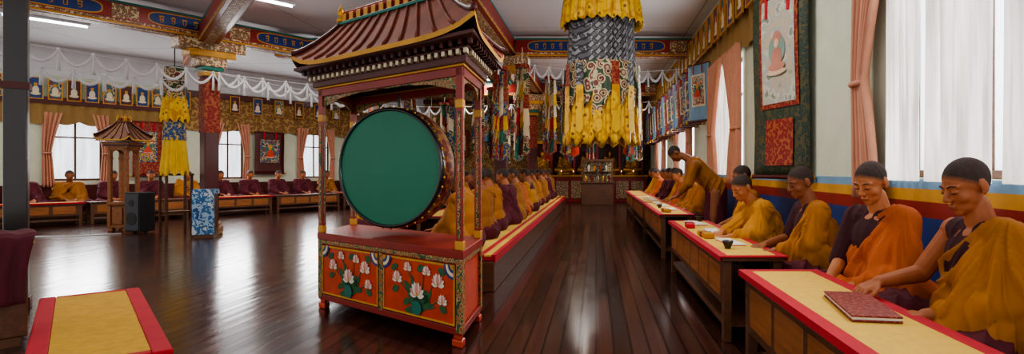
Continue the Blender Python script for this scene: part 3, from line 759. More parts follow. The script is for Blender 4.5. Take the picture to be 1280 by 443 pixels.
person((1.68,6.02,SZ),PI/2,lean=.1,yaw=.0,pitch=.3,robe=m_must2,bare='sleeve',vox=.01,det=True,skin=2,seed=5,label='seated monk in ochre robe looking down at a book',group=G)
protos=[]
for i,(rb,ba,pt,ln,sk) in enumerate(((m_must,False,.35,.1,0),(m_must2,False,.2,.05,2),(m_orng,False,.45,.2,1),(m_must3,'sleeve',.3,.12,2),(m_maroon,False,.3,.1,0))):
    lb=['seated monk wrapped in mustard robe','seated monk wrapped in ochre robe','seated monk in orange robe bowing slightly','seated monk in golden robe over maroon vest','seated monk wrapped in dark maroon robe'][i]
    protos.append(person((1.68,[8.55,9.4,10.25,11.1,11.95][i],SZ),PI/2,lean=ln,pitch=pt,robe=rb,bare=ba,vox=.014,skin=sk,seed=20+i,label=lb,group=G))
y=12.8; k=0
while y<16.3:
    dup(protos[(k*3+4)%5],(1.68,y,SZ),PI/2+random.uniform(-.15,.15)); y+=.9; k+=1
GL='monks seated with their backs to the aisle'
y=5.95;k=0
while y<17.8:
    dup(protos[[0,1,0,4,1,2,3,0][k%8]],(-1.38+random.uniform(-.05,.05),y,.36),PI/2+random.uniform(-.3,.3),group=GL)
    y+=.88+random.uniform(0,.12); k+=1
GM='monks seated facing the aisle row'
y=8.2;k=0
while y<16:
    dup(protos[[3,0,4,1,2][k%5]],(-3.35,y,.3),-PI/2+random.uniform(-.2,.2),group=GM); y+=.95; k+=1
GW='monks seated along the far side wall'
t=-.9;k=0
while t<8.6:
    dup(protos[[4,4,1,4,4,0,4,4][k%8]],lw(t,.75,.33),RL+PI+random.uniform(-.2,.2),group=GW); t+=.76; k+=1
# bending monk
def bender(loc,rot):
    V=[];F=[]
    hip=Vector((0,0,.93)); chest=Vector((0,.28,1.27)); nb=Vector((0,.37,1.36)); nt=Vector((0,.45,1.4))
    ell(V,F,hip,(.14,.11,.13)); cap(V,F,hip,chest,.11,.12); cap(V,F,chest+Vector((.15,0,0)),chest+Vector((-.15,0,0)),.06,.06); cap(V,F,nb,nt,.055,.05)
    M=Matrix.Translation(nt)@RX(-1.1); headprims(V,F,M,True)
    for s in(1,-1):
        shd=chest+Vector((s*.17,.03,0)); e=shd+Vector((s*.04,.06,-.27)); h=Vector((s*.08,.52,.84))
        cap(V,F,shd,e,.05,.042); cap(V,F,e,h,.04,.027); hand(V,F,h,(0,1,-.3),(0,0,-1),s)
        cap(V,F,(s*.09,0,.9),(s*.1,.04,.48),.085,.06); cap(V,F,(s*.1,.04,.48),(s*.1,-.02,.09),.058,.04); cap(V,F,(s*.1,-.03,.04),(s*.11,.15,.03),.035,.03)
    b=remesh(V,F,.01,2); flatz(b,.004); b.materials.append(m_skins[2])
    o=put(b,'person',[],loc,rot,label='monk in ochre robe standing and bending over the tables',cat='person')
    V=[];F=[]; cap(V,F,(0,-.01,.92),(0,.01,.15),.15,.18); sk=remesh(V,F,.012,3); folds(sk,(1,.2,0),.07,.01,5,.06); sk.materials.append(m_maroon); put(sk,'lower_robe',[],parent=o)
    V=[];F=[]; ell(V,F,(0,-.01,.93),(.16,.13,.2)); cap(V,F,(0,.02,1.0),(0,.27,1.26),.135,.135); cap(V,F,(.14,.28,1.26),(-.14,.28,1.26),.08,.08)
    for s in(1,-1): cap(V,F,(s*.16,.3,1.25),(s*.2,.37,1.02),.07,.065); cap(V,F,(s*.2,.37,1.02),(s*.13,.46,.92),.06,.045)
    ro=remesh(V,F,.011,3); folds(ro,(.3,1,.3),.08,.01,9); ro.materials.append(m_must2); put(ro,'shawl',[],parent=o)
    put(hairfrom(b,M,m_hairs[2]),'hair',[],parent=o)
bender((1.62,7.6,0),PI/2-.1)
# ------------------------------------------------------------ tables, benches
def table(L,w,h,cx,cy,rot,label,front=1,cloth=True,group='low tables',bw=.06):
    r=thing('low_table',(cx,cy,0),rot,label=label,cat='table',group=group)
    mb=MB(); mb.box(-L/2,L/2,-w/2,w/2,h-.035,h-.005); put(mb,'tabletop',m_wood,parent=r,bevel=.006)
    for sx in(-1,1):
        for sy in(-1,1):
            x=sx*(L/2-.05); y=sy*(w/2-.045); mb=MB(); mb.box(x-.03,x+.03,y-.03,y+.03,0,h-.035); put(mb,'leg',m_wood,parent=r,bevel=.005)
    y=front*(w/2-.03); mb=MB(); mb.box(-L/2+.08,L/2-.08,y-.012,y+.012,h*.42,h-.035,0)
    n=max(2,int(L/.45))
    for i in range(n):
        x0=-L/2+.1+(L-.2)*i/n; x1=-L/2+.1+(L-.2)*(i+1)/n
        mb.box(x0+.03,x1-.03,y-.018,y+.018,h*.5,h-.08,1)
    put(mb,'front_panel',[m_wood,m_wood2],parent=r,bevel=.006)
    mb=MB(); mb.box(-L/2+.05,L/2-.05,-w/2+.03,w/2-.03,.1,.13); put(mb,'stretcher',m_wood,parent=r)
    if cloth:
        b=bw; z=h
        mb=MB(); e=.012; mb.box(-L/2-e+b,L/2+e-b,-w/2-e+b,w/2+e-b,z-.004,z+.004,0)
        for q in((-L/2-e,L/2+e,-w/2-e,-w/2-e+b),(-L/2-e,L/2+e,w/2+e-b,w/2+e),(-L/2-e,-L/2-e+b,-w/2-e+b,w/2+e-b),(L/2+e-b,L/2+e,-w/2-e+b,w/2+e-b)):
            mb.box(q[0],q[1],q[2],q[3],z-.004,z+.005,1)
        for q in((-L/2-e,L/2+e,w/2+e,w/2+e+.004),(-L/2-e,L/2+e,-w/2-e-.004,-w/2-e)): mb.box(q[0],q[1],q[2],q[3],z-.03,z+.005,1)
        put(mb,'table_cloth',[m_cloth,m_redcl],parent=r)
    return r
TG='cloth-covered tables before the window row'
lb='long low wooden table with yellow cloth bordered in red'
table(1.95,.44,.6,1.09,2.37,PI/2,lb,group=TG)
table(2.75,.44,.6,1.09,5.25,PI/2,lb,group=TG)
table(2.8,.44,.6,1.09,8.95,PI/2,lb,group=TG)
table(2.8,.44,.6,1.09,11.9,PI/2,lb,group=TG)
table(2.8,.44,.6,1.09,14.85,PI/2,lb,group=TG)
# floor mat with wide red border
r=thing('floor_mat',(-3.87,4.33,0),math.atan2(-.73,.68),label='yellow quilted floor mat with wide red border',cat='mat')
L2,w2=1.3,.35
mb=MB()
def fm(x0,x1,y0,y1,m,z=.045): mb.grid(lambda u,v:(x0+(x1-x0)*u,y0+(y1-y0)*v,z+.006*noise.noise(Vector((x0+(x1-x0)*u,y0+(y1-y0)*v,0))*6)),max(2,int((x1-x0)*20)),max(2,int((y1-y0)*20)),m)
b_=.11
fm(-L2+.08,L2-.08,-w2+b_,w2-b_,0); 
put(mb,'cover',[m_matcl],parent=r)
mb=MB(); mb.box(-L2,L2,-w2,-w2+b_,0,.047); mb.box(-L2,L2,w2-b_,w2,0,.047); mb.box(-L2,-L2+.08,-w2+b_,w2-b_,0,.047); mb.box(L2-.08,L2,-w2+b_,w2-b_,0,.047)
put(mb,'border',m_redcl,parent=r,bevel=.012)
mb=MB(); mb.box(-L2+.01,L2-.01,-w2+.01,w2-.01,.002,.034); put(mb,'padding',m_maroon,parent=r)
for i in range(5):
    p=lw(-.3+i*2.0,1.5); table(1.9,.36,.5,p[0],p[1],RL,'low brown wooden table before the wall row',front=-1,cloth=(i%2==0),group='low tables along the side wall')
for i in range(3):
    table(2.4,.4,.52,-2.45,9.4+i*2.6,PI/2,'low wooden table between two monk rows',front=-1,group='tables between the rows')
def bench(x0,x1,y0,y1,h,label,m=None):
    r=thing('bench',(x0,y0,0),0,label=label,cat='bench'); w=x1-x0;l=y1-y0
    mb=MB(); mb.box(0,w,0,l,.0,h-.06); put(mb,'platform',m_wood,parent=r,bevel=.01)
    mb=MB(); mb.box(.0,w,0.01,l-.01,h-.06,h); put(mb,'cushion',m or m_maroon,parent=r,bevel=.02)
    return r
bench(1.36,2.07,.9,6.9,SZ,'long wooden bench with maroon cushion under the windows')
bench(1.36,2.07,7.95,16.8,SZ,'long wooden bench with maroon cushion under the windows')
b=bench(-1.8,-1.0,5.5,18.2,.36,'low platform with red and yellow carpet edge',m_redcl)
mb=MB(); mb.box(.64,.70,0,12.7,.35,.366,0); mb.box(.70,.77,0,12.7,.35,.367,1); mb.box(.5,.64,0,12.7,.35,.367,1); mb.box(.77,.8,0,12.7,.35,.366,0)
mb.box(.8,.812,0,12.7,.29,.366,0)
put(mb,'carpet',[m_redcl,m_cloth],parent=b)
bench(-3.75,-3.0,7.75,16.4,.3,'low platform with maroon cushion')
r=thing('bench',lw(-1.2,1.1),RL,label='low platform with maroon cushion along the wall',cat='bench')
mb=MB(); mb.box(0,10.2,0,.75,0,.27); put(mb,'platform',m_wood,parent=r); mb=MB(); mb.box(0,10.2,0,.75,.27,.33); put(mb,'cushion',m_maroon,parent=r,bevel=.02)
r=thing('scripture_book',(1.13,2.4,.606),-.16,label='red patterned scripture book on the yellow cloth',cat='book')
mb=MB(); mb.box(-.09,.09,-.22,.22,.008,.018); put(mb,'pages',m_paper,parent=r)
mb=MB(); mb.box(-.095,.095,-.225,.225,0,.008); mb.box(-.095,.095,-.225,.225,.018,.026); put(mb,'cover',m_book,parent=r,bevel=.003)
for i,(x,y,a) in enumerate(((1.1,4.6,.1),(1.12,5.4,-.1),(1.1,6.2,.2),(1.12,8.4,0),(1.1,9.3,.1),(1.1,10.2,0),(1.12,11.2,.1),(1.1,12.1,-.1))):
    r=thing('scripture_book',(x,y,.606),a,label='open loose-leaf prayer book on the table',cat='book',group='prayer books')
    mb=MB(); mb.box(-.06,.06,-.2,.2,0,.012+.003*(i%5)); put(mb,'pages',m_paper,parent=r); mb=MB(); mb.box(-.062,.062,-.202,.202,-.001,.003); put(mb,'cover',m_redcl,parent=r)
# wrapped text bundles
for i,(x,y,a,m) in enumerate(((.98,5.0,.05,m_must3),(.98,5.85,-.1,m_redcl),(1.0,8.0,.1,m_must3))):
    r=thing('wrapped_text',(x,y,.606),a,label='prayer text bundle wrapped in coloured cloth on the table',cat='book',group='wrapped prayer texts')
    mb=MB(); mb.box(-.045,.045,-.15,.15,0,.045); put(mb,'wrapping',m,parent=r,bevel=.012)
    mb=MB(); mb.box(-.048,.048,-.012,.012,-.0,.048); put(mb,'strap',m_dkred,parent=r)
def cup(x,y):
    r=thing('cup',(x,y,.606),0,label='small dark tea cup on the table',cat='cup',group='tea cups')
    mb=MB(); mb.lathe([(0,0),(.022,0),(.024,.01),(.04,.045),(.043,.06),(.039,.06),(.035,.04),(.02,.015),(0,.012)]); put(mb,'bowl',m_dark,parent=r)
    mb=MB(); mb.lathe([(0,.05),(.038,.05)]); put(mb,'tea',m_wood2,parent=r)
cup(1.0,4.25); cup(1.2,6.5); cup(1.0,8.8)
# ------------------------------------------------------------ hanging canopy banner
def ruffle(r0,r1,z0,z1,n,amp,tip,k=8,m=0,mb=None):
    mb=mb or MB()
    def f(u,v):
        t=2*PI*u; r=r0+(r1-r0)*v+amp*(.3+.7*v)*math.sin(t*n)+amp*.4*math.sin(t*n*2.3+1)*v
        z=z0+(z1-z0)*v
        zz=z-(tip*abs(math.sin(t*k/2))*v)
        return (r*math.cos(t),r*math.sin(t),zz)
    mb.grid(f,240,10,m); return mb
r=thing('canopy_banner',(.08,8.0,0),label='tall cylindrical silk victory banner hanging from the ceiling',cat='banner')
mb=MB(); mb.cyl((0,0,3.9),(0,0,4.1),.02); mb.cyl((0,0,3.86),(0,0,3.9),.5,.5,40); put(mb,'hanger',m_dkred,parent=r)
put(ruffle(.5,.57,3.9,3.28,26,.025,.05,26),'ruffle',m_yelprint,parent=r,solid=.004)
put(ruffle(.46,.48,3.4,2.62,12,.012,.0),'brocade_sleeve',m_broc_gray,parent=r,solid=.004)
put(ruffle(.49,.545,2.7,2.28,16,.014,.22,14),'brocade_points',m_broc_cream,parent=r,solid=.004)
put(ruffle(.48,.53,2.45,1.66,30,.022,.12,18),'ruffle',m_yelprint,parent=r,solid=.004)
for i in range(14):
    t=2*PI*(i+.25)/14; mb=MB()
    for j,(w0,w1,z0,z1,mi) in enumerate(((.05,.06,2.66,2.3,0),(.055,.07,2.35,1.95,1),(.05,.06,2.0,1.75,2))):
        c=.555+.008*j; mb.grid(lambda u,v:((c)*math.cos(t)-(u-.5)*2*(w0+(w1-w0)*v)*math.sin(t),c*math.sin(t)+(u-.5)*2*(w0+(w1-w0)*v)*math.cos(t),z0+(z1-z0)*v-(.05*(1-abs(2*u-1)) if v==1 else 0)),4,4,mi)
    put(mb,'ribbon',[[m_broc_gray,m_yelprint,m_yel],[m_broc_cream,m_broc_cream,m_yelprint],[m_broc_red,m_yelprint,m_yel]][i%3],parent=r)
r=thing('canopy_banner',(-7.75,10.3,0),label='narrow yellow and blue silk victory banner by the pillar',cat='banner')
mb=MB(); mb.cyl((0,0,3.1),(0,0,4.1),.01); put(mb,'hanger',m_dark,parent=r)
put(ruffle(.15,.18,3.1,2.55,12,.015,.05,10),'sleeve',m_broc_cream,parent=r); put(ruffle(.17,.2,2.6,2.15,14,.02,.08,10),'ruffle',m_yelprint,parent=r)
put(ruffle(.15,.17,2.2,1.75,12,.01,.0,10),'sleeve',m_broc_blue,parent=r); put(ruffle(.16,.2,1.8,1.2,14,.02,.1,10),'ruffle',m_yel,parent=r)
# ------------------------------------------------------------ thangkas
def thangka(w,h,loc,rot,mp,mo,mi,label,group=None,pale=False):
    r=thing('thangka',loc,rot,label=label,cat='scroll painting',**({'group':group} if group else {}))
    mb=MB(); mb.grid(lambda u,v:((u-.5)*w,-.012+.012*math.sin(v*6),v*h),6,14); put(mb,'brocade_mount',mo,parent=r,solid=.006)
    p0,p1,q0,q1=(.26,.56,.29,.5) if not pale else (.36,.6,.385,.55)
    wi,wp=(.66,.54) if not pale else (.7,.6)
    mb=MB(); mb.grid(lambda u,v:((u-.5)*w*wi,-.026+.012*math.sin((p0+v*p1)*6),h*p0+v*h*p1),4,10); put(mb,'inner_border',mi,parent=r)
    mb=MB(); mb.grid(lambda u,v:((u-.5)*w*wp,-.032+.012*math.sin((q0+v*q1)*6),h*q0+v*h*q1),4,10); put(mb,'painting',mp,parent=r)
    if pale:
        mb=MB(); mb.grid(lambda u,v:((u-.5)*w*.5,-.03+.012*math.sin((.06+v*.24)*6),h*.06+v*h*.24),4,6); put(mb,'lower_panel',m_broc_red,parent=r)
    mb=MB(); cz=h*(q0+q1*.42); s=w*.1
    def disc(x,z,rx,rz,y,m,n=20): mb.poly([(x+rx*math.cos(2*PI*i/n),y,z+rz*math.sin(2*PI*i/n)) for i in range(n)],m)
    y=-.048; disc(0,cz+s*.9,s*1.5,s*1.7,y,0); disc(0,cz+s*2.2,s*.75,s*.75,y-.001,1); disc(0,cz,s*.95,s*1.2,y-.002,2); disc(0,cz-s*.9,s*1.5,s*.5,y-.003,2); disc(0,cz+s*1.6,s*.42,s*.5,y-.004,3); disc(0,cz-s*1.5,s*1.7,s*.35,y-.002,4)
    put(mb,'painted_figure',[m_pale1,m_pale2,m_pale2,m_pale3,m_pale3] if pale else [m_teal,m_goldp,m_orange,m_goldp,m_petalp],parent=r)
    for z,rr in((0,.022),(h,.014)):
        mb=MB(); mb.cyl((-w/2-.03,-.01,z),(w/2+.03,-.01,z),rr); mb.sphere((-w/2-.04,-.01,z),rr*1.5,10,6,1); mb.sphere((w/2+.04,-.01,z),rr*1.5,10,6,1); put(mb,'rod',[m_dkred,m_goldp],parent=r)
    for sx in(-1,1):
        mb=MB(); mb.grid(lambda u,v:(sx*w*.2+(u-.5)*w*.05,-.05,h-v*h*.16),1,6); put(mb,'ribbon',m_redcl,parent=r)
    return r
a0=Vector((2.04,5.35,0)); a1=Vector((1.78,6.25,0)); mid=(a0+a1)/2; dd=a0-a1
thangka(dd.length*1.02,2.0,(mid.x,mid.y,1.13),math.atan2(dd.y,dd.x),m_paint0,m_broc_green,m_broc_red,'large pale scroll painting with red and dark green brocade mount',pale=True)
p=lw(2.27,.12,1.05); thangka(.62,1.4,p,RL,m_paint3,m_broc_red,m_broc_blue,'colourful scroll painting on the wall between windows')
p=lw(5.3,.12,1.1); thangka(.85,1.25,p,RL,m_paint2,m_dkred,m_broc_blue,'blue scroll painting in dark red brocade mount')
p=lw(8.3,.12,1.1); thangka(.85,1.35,p,RL,m_paint3,m_broc_blue,m_broc_red,'scroll painting in blue brocade mount')
tb=[]
ty=10.3
for i in range(14):
    yy=ty+i*.72
    if i<3:
        tb.append(thangka(.6,1.05,(1.9,yy,2.1),-PI/2+.5,[m_paint1,m_paint2,m_paint3][i],[m_lblue,m_broc_blue,m_broc_red][i],m_cream,'small scroll painting hanging high along the wall','small scrolls high on the wall'))
    else: dup(tb[i%3],(1.9,yy,2.1))
for i,x in enumerate((-4.3,-3.2,-.9,.2,1.3)): dup(tb[i%3],(x,21.9,2.3),0)
for i,x in enumerate((-6.2,-5.3)): dup(tb[(i+1)%3],(x,21.9,1.7),0)
# ------------------------------------------------------------ valances
def valance(L,h,loc,rot,m,name,label,n,tip=.08,m2=None):
    mb=MB()
    nu=int(n*8)
    mb.grid(lambda u,v:(u*L,-.02*math.sin(u*n*2*PI)-.03,h-v*h-(tip*abs(math.sin(u*n*PI*.5)) if v>.99 else 0)),nu,6,0)
    mb.box(0,L,-.07,.0,h,h+.06,1); mb.box(0,L,-.075,-.068,h-.1,h,1)
    return put(mb,name,[m,m2 or m_dkred],loc,rot,label=label,cat='valance')
valance(15.8,.75,(2.07,21.3,2.95),-PI/2,m_straw,'valance','pleated gold-brown brocade valance along the ceiling edge',40)
valance(3.9,.5,lw(-1,.03,2.35),RL,m_straw,'valance','pleated straw coloured brocade valance',16)
valance(8.2,.95,lw(2.95,.03,2.38),RL,m_valance,'valance','dark brown brocade valance on the wall',22)
valance(9.0,.7,(-6.9,21.95,3.2),0,m_straw,'valance','gold-brown brocade valance on the end wall',24)
mb=MB(lambda p:tuple(W0+UU*p[0]-NN*p[1]+Vector((0,0,p[2])))); mb.box(-4,11.2,0,.02,3.42,ZC); put(mb,'trim_6',m_white,label='white painted wall top',kind='structure')
fp=[]
for i in range(24):
    t=-.8+i*.33 if i<12 else 3.1+(i-12)*.62
    if i<3:
        r=thing('framed_picture',lw(t,.1,2.84),RL,label='small gold framed deity picture above the valance',cat='picture',group='framed pictures along the wall')
        mb=MB()
        for q in((-.13,.13,0,.02),(-.13,.13,.48,.5),(-.13,-.11,.02,.48),(.11,.13,.02,.48)): mb.box(q[0],q[1],-.02,.01,q[2],q[3])
        put(mb,'frame',m_goldp,parent=r); mb=MB(); mb.box(-.11,.11,-.004,.004,.02,.48); im=put(mb,'picture',[m_blue,m_paint2,m_dkred][i],parent=r)
        mb=MB(); mb.sphere((0,-.006,.2),(.06,.004,.1),12,8,0); mb.sphere((0,-.008,.33),(.035,.004,.04),12,8,1); mb.sphere((0,-.006,.12),(.09,.004,.035),12,8,0); put(mb,'painted_figure',[m_cream,m_goldp],parent=im); fp.append(r)
    else: dup(fp[i%3],lw(t,.12 if i>=12 else .1,2.84),RL)
for i in range(30):
    q=dup(fp[i%3],(1.95,6.6+i*.5,3.3),-PI/2,label='gold framed deity picture fixed over the brocade valance',group='framed pictures over the windows'); q.scale=(1.3,1,1.1)
# ------------------------------------------------------------ garlands of white scarves
def garland(p0,p1,n,drop,sag=.1,label='scalloped garland of white silk scarves'):
    p0=Vector(p0);p1=Vector(p1); mb=MB()
    pos=lambda u:p0.lerp(p1,u)-Vector((0,0,sag*4*u*(1-u)))
    mb.tube([pos(i/20)-p0 for i in range(21)],.006,5)
    for i in range(n):
        a=pos(i/n)-p0; b=pos((i+1)/n)-p0
        pts=[a.lerp(b,k/8)-Vector((0,0,drop*.8*4*(k/8)*(1-k/8))) for k in range(9)]
        mb.tube(pts,[.012,.02,.026,.03,.032,.03,.026,.02,.012],6)
        mb.tube([a,a-Vector((0,0,drop*.5)),a-Vector((0,0,drop*1.2))],[.014,.028,.038],6,0,.5)
        mb.sphere(a,(.028,.025,.03),8,5)
    return put(mb,'scarf_garland',m_kata,tuple(p0),label=label,cat='garland')
garland((-9.6,7.6,3.25),(-4.9,12.9,3.0),17,.28,.1)
garland((-9.6,8.6,2.95),(-7.5,10.3,2.85),7,.24,.06)
garland((-7.0,10.4,3.0),(-4.2,14.2,2.8),11,.27,.08)
garland((-4.4,11.7,3.1),(-2.3,11.7,3.1),8,.24,.08)
garland((-1.6,11.8,3.45),(2.0,11.8,3.35),12,.27,.12)
garland((-1.6,17.7,3.4),(2.0,17.7,3.4),11,.3,.1)
garland((-1.9,6.5,3.6),(-1.9,11.7,3.4),13,.26,.1)
garland((-7.5,17.7,3.3),(-2.3,17.7,3.3),14,.3,.1)
# ------------------------------------------------------------ pennants
pm=[m_broc_red,m_broc_blue,m_yel,m_teal,m_cream,m_redcl,m_broc_cream,m_orange]
def pennant(h,w,seed):
    rnd=random.Random(seed); mb=MB(); n=int(h/.28)
    for f in range(3):
        an=f*PI/3
        for i in range(n):
            z=-i*.28; w0=w*.42; w1=w*.5
            def fn(u,v):
                x=(u-.5)*2*(w0+(w1-w0)*v); zz=z-v*.34-(.08*(1-abs(2*u-1)) if v>.99 else 0)
                yy=.02+.03*v; return (x*math.cos(an)-yy*math.sin(an),x*math.sin(an)+yy*math.cos(an),zz)
            mb.grid(fn,4,4,rnd.choice([0,1,2,3,4,5,6,6,4,0,1,7]))
    mb.cyl((0,0,.05),(0,0,-.02),w*.5,w*.5,16,0); mb.cyl((0,0,.05),(0,0,.4),.008,.008,6,4)
    return mb.mesh('hanging_pennant',pm)
pmesh=[pennant(1.9,.3,i) for i in range(4)]
for i,(x,y,z) in enumerate(((-1.5,11.4,3.3),(-2.4,11.5,3.3),(-1.9,11.1,3.2),(-1.5,17.3,3.3),(-2.4,17.3,3.3),(-3.2,12.7,3.3),(-4.3,12.9,3.2),(-5.2,13.4,3.1),(-3.8,15.5,3.2),(-2.7,14.6,3.3),(-.9,19.5,3.3),(-.2,20,3.3),(1.2,19.6,3.3),(1.3,17.2,3.3),(-6.0,15.2,3.1),(-4.6,17,3.2),(-5.4,18.4,3.2),(-3.0,18.8,3.2),(.9,15.5,3.4),(-.6,16,3.4),(-1.1,13.5,3.4),(-.8,14.6,3.4))):
    put(pmesh[i%4],'hanging_pennant',[],(x,y,z),i*.7,label='tiered multicoloured silk pennant hanging from the ceiling',cat='pennant',group='silk pennants in the hall')
# ------------------------------------------------------------ altar at the end
r=thing('altar',(-.4,20.9,0),label='red and gold tiered altar cabinet at the hall end',cat='altar')
mb=MB(); mb.box(-2.3,2.3,0,.9,0,.95,0)
for i in range(8): mb.box(-2.2+i*.56,-1.75+i*.56,-.02,.02,.15,.8,1)
mb.box(-2.35,2.35,-.05,.92,.95,1.02,2); put(mb,'cabinet',[m_red,m_painted,m_goldp],parent=r,bevel=.01)
mb=MB(); mb.box(-2.2,2.2,.75,.9,1.02,2.3,0)
for i in range(6): mb.box(-2.2+i*.86,-2.1+i*.86,.35,.75,1.02,2.2,1)
mb.box(-2.25,2.25,.3,.9,2.2,2.32,2); put(mb,'niche_frame',[m_dkred,m_red,m_goldp],parent=r,bevel=.01)
base=protos[0]
for i in range(5):
    rr=thing('statue',(-2.05+i*.86,21.45,1.12),0,label='gilded seated statue in an altar niche',cat='statue',group='altar statues')
    for src,nm in ((base,'figure'),)+tuple((c,'drapery') for c in base.children if c.name.startswith(('shawl','lower'))):
        me=src.data.copy(); me.materials.clear(); me.materials.append(m_gold)
        q=bpy.data.objects.new(nm,me); C.objects.link(q); q.parent=rr; q.rotation_euler=(0,0,PI)
    mb=MB(); mb.lathe([(0,-.1),(.36,-.1),(.3,-.05),(.36,.0),(0,.004)]); put(mb,'lotus_base',m_gold,parent=rr)
for i in range(9):
    rr=thing('butter_lamp',(-2.2+i*.45,21.0,1.02),0,label='small brass butter lamp with a lit flame',cat='lamp',group='butter lamps')
    mb=MB(); mb.lathe([(0,0),(.04,0),(.015,.03),(.015,.06),(.05,.1),(.055,.12),(0,.11)]); put(mb,'cup',m_gold,parent=rr)
    mb=MB(); mb.lathe([(0,.11),(.014,.13),(.012,.15),(0,.185)]); put(mb,'flame',m_lampglow,parent=rr)
r=thing('display_cabinet',(.05,19.4,0),label='dark wooden cabinet with offerings on a stand',cat='cabinet')
mb=MB(); mb.box(-.55,.55,-.25,.25,0,.75); mb.box(-.6,.6,-.3,.3,.75,.8); put(mb,'stand',m_wood,parent=r,bevel=.01)
mb=MB()
for x in(-.5,.5):
    for y in(-.2,.2): mb.box(x-.025,x+.025,y-.025,y+.025,.8,1.5)
mb.box(-.55,.55,-.25,.25,1.5,1.58); mb.box(-.48,.48,-.2,.2,1.14,1.16); mb.box(-.02,.02,-.21,-.17,.8,1.5); put(mb,'frame',m_wood,parent=r)
mb=MB(); mb.box(-.48,.48,.15,.17,.82,1.48); put(mb,'back_panel',m_broc_cream,parent=r)
for i in range(9):
    mb=MB(); mb.lathe([(0,0),(.045,0),(.02,.05),(.05,.12),(.04,.2),(0,.24)],(-.4+i%5*.2+(.1 if i>4 else 0),-.02,.8 if i<5 else 1.16),12); put(mb,'offering',[m_gold,m_red,m_cream][i%3],parent=r)
# ------------------------------------------------------------ speaker
r=thing('loudspeaker',(-8.75,10.75,0),RL-1.2,label='black floor-standing loudspeaker beside the small shrine',cat='speaker')
mb=MB(); mb.box(-.18,.18,-.15,.15,.03,.78); put(mb,'enclosure',m_black,parent=r,bevel=.015)
mb=MB(); mb.box(-.16,.16,-.165,-.15,.06,.74); put(mb,'grille',mat('speaker_grille',(70,72,78),.6,var=.3,ns=120),parent=r,bevel=.005)
mb=MB(); mb.cyl((0,-.165,.28),(0,-.172,.28),.12,.12,24); put(mb,'cone',m_black,parent=r)
mb=MB(); mb.cyl((0,-.165,.58),(0,-.172,.58),.06,.06,24); put(mb,'cone',m_black,parent=r)
for x in(-.13,.13):
    mb=MB(); mb.cyl((x,0,0),(x,0,.03),.03); put(mb,'foot',m_black,parent=r)
mb=MB(); mb.tube([(-8.9,10.5,.01),(-9.4,10.1,.01),(-10.2,10.0,.01),(-10.8,9.6,.01)],.012,6); put(mb,'cable',m_kata,label='white cable lying on the floor',cat='cable')
r=thing('cloth_covered_stand',(-7.0,10.05,0),RL-.6,label='stand draped in blue and white dragon brocade by the pillar',cat='stand')
mb=MB(); mb.box(-.15,.15,-.15,.15,0,.78); put(mb,'box',m_wood,parent=r)
mb=MB(); mb.grid(lambda u,v:((-.17+.34*u),-.17-.01*math.sin(u*14),.86-.8*v),20,6); mb.box(-.17,.17,-.16,.16,.78,.86,0)
put(mb,'drape',pat('blue_white_brocade',[(30,70,130),(150,180,200),(50,100,150),(190,200,206)],9,'N'),parent=r)
r=thing('side_table',(-7.95,10.6,0),RL,label='tall narrow dark stand beside the pillar',cat='stand')
for x in(-.2,.2):
    for y in(-.15,.15): mb=MB(); mb.box(x-.02,x+.02,y-.02,y+.02,0,1.1); put(mb,'leg',m_wood,parent=r)
mb=MB(); mb.box(-.23,.23,-.18,.18,1.1,1.14); put(mb,'tabletop',m_wood,parent=r)
mb=MB(); mb.box(-.2,.2,-.15,.15,.4,.43); put(mb,'shelf',m_wood,parent=r)
# cabinet at the entrance side with a robe over its edge
CB=(-4.3,3.74,0)
r=thing('cabinet',CB,-.75,label='brown wooden cabinet with painted top edge',cat='cabinet')
mb=MB(); mb.box(-.22,.22,-.2,.35,.06,.7); put(mb,'body',m_wood,parent=r,bevel=.01)
mb=MB(); mb.box(-.25,.25,-.23,.38,.7,.74,0); mb.box(-.25,.25,-.235,-.23,.64,.74,1); put(mb,'top',[m_cloth,m_painted],parent=r)
mb=MB(); mb.box(-.19,.19,-.215,-.2,.12,.62); d=put(mb,'door',m_wood2,parent=r,bevel=.008); mb=MB(); mb.sphere((.14,-.225,.38),.015); put(mb,'knob',m_gold,parent=d)
for x in(-.19,.19): mb=MB(); mb.box(x-.03,x+.03,-.18,.32,0,.06); put(mb,'foot',m_wood,parent=r)
mb=MB()
prof=[(-.16,.762),(.0,.765),(.245,.762),(.275,.74),(.285,.62),(.295,.45),(.31,.3)]
def rb(u,v):
    k=v*(len(prof)-1); i=min(int(k),len(prof)-2); f=k-i; x=prof[i][0]*(1-f)+prof[i+1][0]*f; z=prof[i][1]*(1-f)+prof[i+1][1]*f
    s=.012*math.sin(u*22)*min(1,max(0,v-.3)*2); return (x+s+.012*(v>.45),.06+.3*u+.03*math.sin(v*5),z+.006*math.sin(u*15))
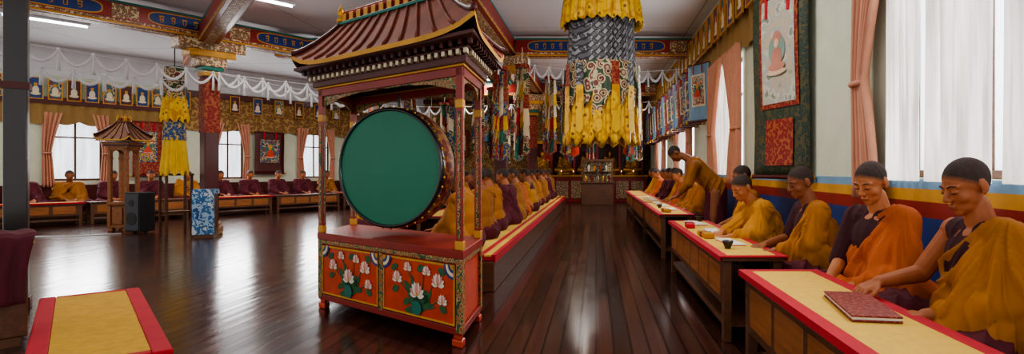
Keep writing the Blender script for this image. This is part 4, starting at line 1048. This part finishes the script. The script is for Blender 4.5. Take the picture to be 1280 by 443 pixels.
mb.grid(rb,30,24)
put(mb,'folded_robe',m_maroon,CB,-.75,solid=.012,label='maroon monk robe draped over the cabinet edge',cat='cloth')
# fluorescent tubes
def tubelight(x,y,rot,z=ZC,pw=64):
    r=thing('fluorescent_lamp',(x,y,z),rot,label='white fluorescent tube lamp on the ceiling',cat='lamp',group='fluorescent lamps')
    mb=MB(); mb.box(-.62,.62,-.05,.05,-.05,0); put(mb,'housing',m_white,parent=r)
    mb=MB(); mb.cyl((-.58,0,-.075),(.58,0,-.075),.018,None,10); put(mb,'tube',m_tube,parent=r)
    L=bpy.data.lights.new('lamp_light','AREA'); L.shape='RECTANGLE'; L.size=1.2; L.size_y=.2; L.energy=pw; L.color=(1,.95,.88)
    q=bpy.data.objects.new('lamp_light',L); C.objects.link(q); q.parent=r; q.location=(0,0,-.11)
for x,y,a in((-5.6,9.2,.9),(-8.3,12.6,.9),(-6.3,14.5,.9),(-10.4,10.6,.9),(-.3,15,PI/2),(-3.6,17.5,0),(0,5.2,PI/2),(-3.4,5.8,.5)): tubelight(x,y,a)
# ------------------------------------------------------------ light
w=bpy.data.worlds.new('world'); S.world=w; w.use_nodes=True
w.node_tree.nodes['Background'].inputs[0].default_value=(1,.97,.94,1); w.node_tree.nodes['Background'].inputs[1].default_value=1.05
def area(loc,rot,sx,sy,e,c=(1,1,1)):
    L=bpy.data.lights.new('daylight','AREA'); L.shape='RECTANGLE'; L.size=sx; L.size_y=sy; L.energy=e; L.color=c
    q=bpy.data.objects.new('daylight',L); C.objects.link(q); q.location=loc; q.rotation_euler=rot
area((1.98,2.6,2.3),(0,PI/2+.35,0),1.5,2.2,85,(.98,.98,1))
for y in (8.8,13,17.5): area((1.85,y,2.1),(0,PI/2,0),1.4,1.5,60,(.97,.98,1))
for t in (.9,4.2,6.8):
    p=lw(t,.2,1.8); area(p,(PI/2,0,RL+PI),1,1.3,55,(.97,.98,1))
try:
    S.view_settings.look='AgX - Medium High Contrast'
except Exception as e: print(e)
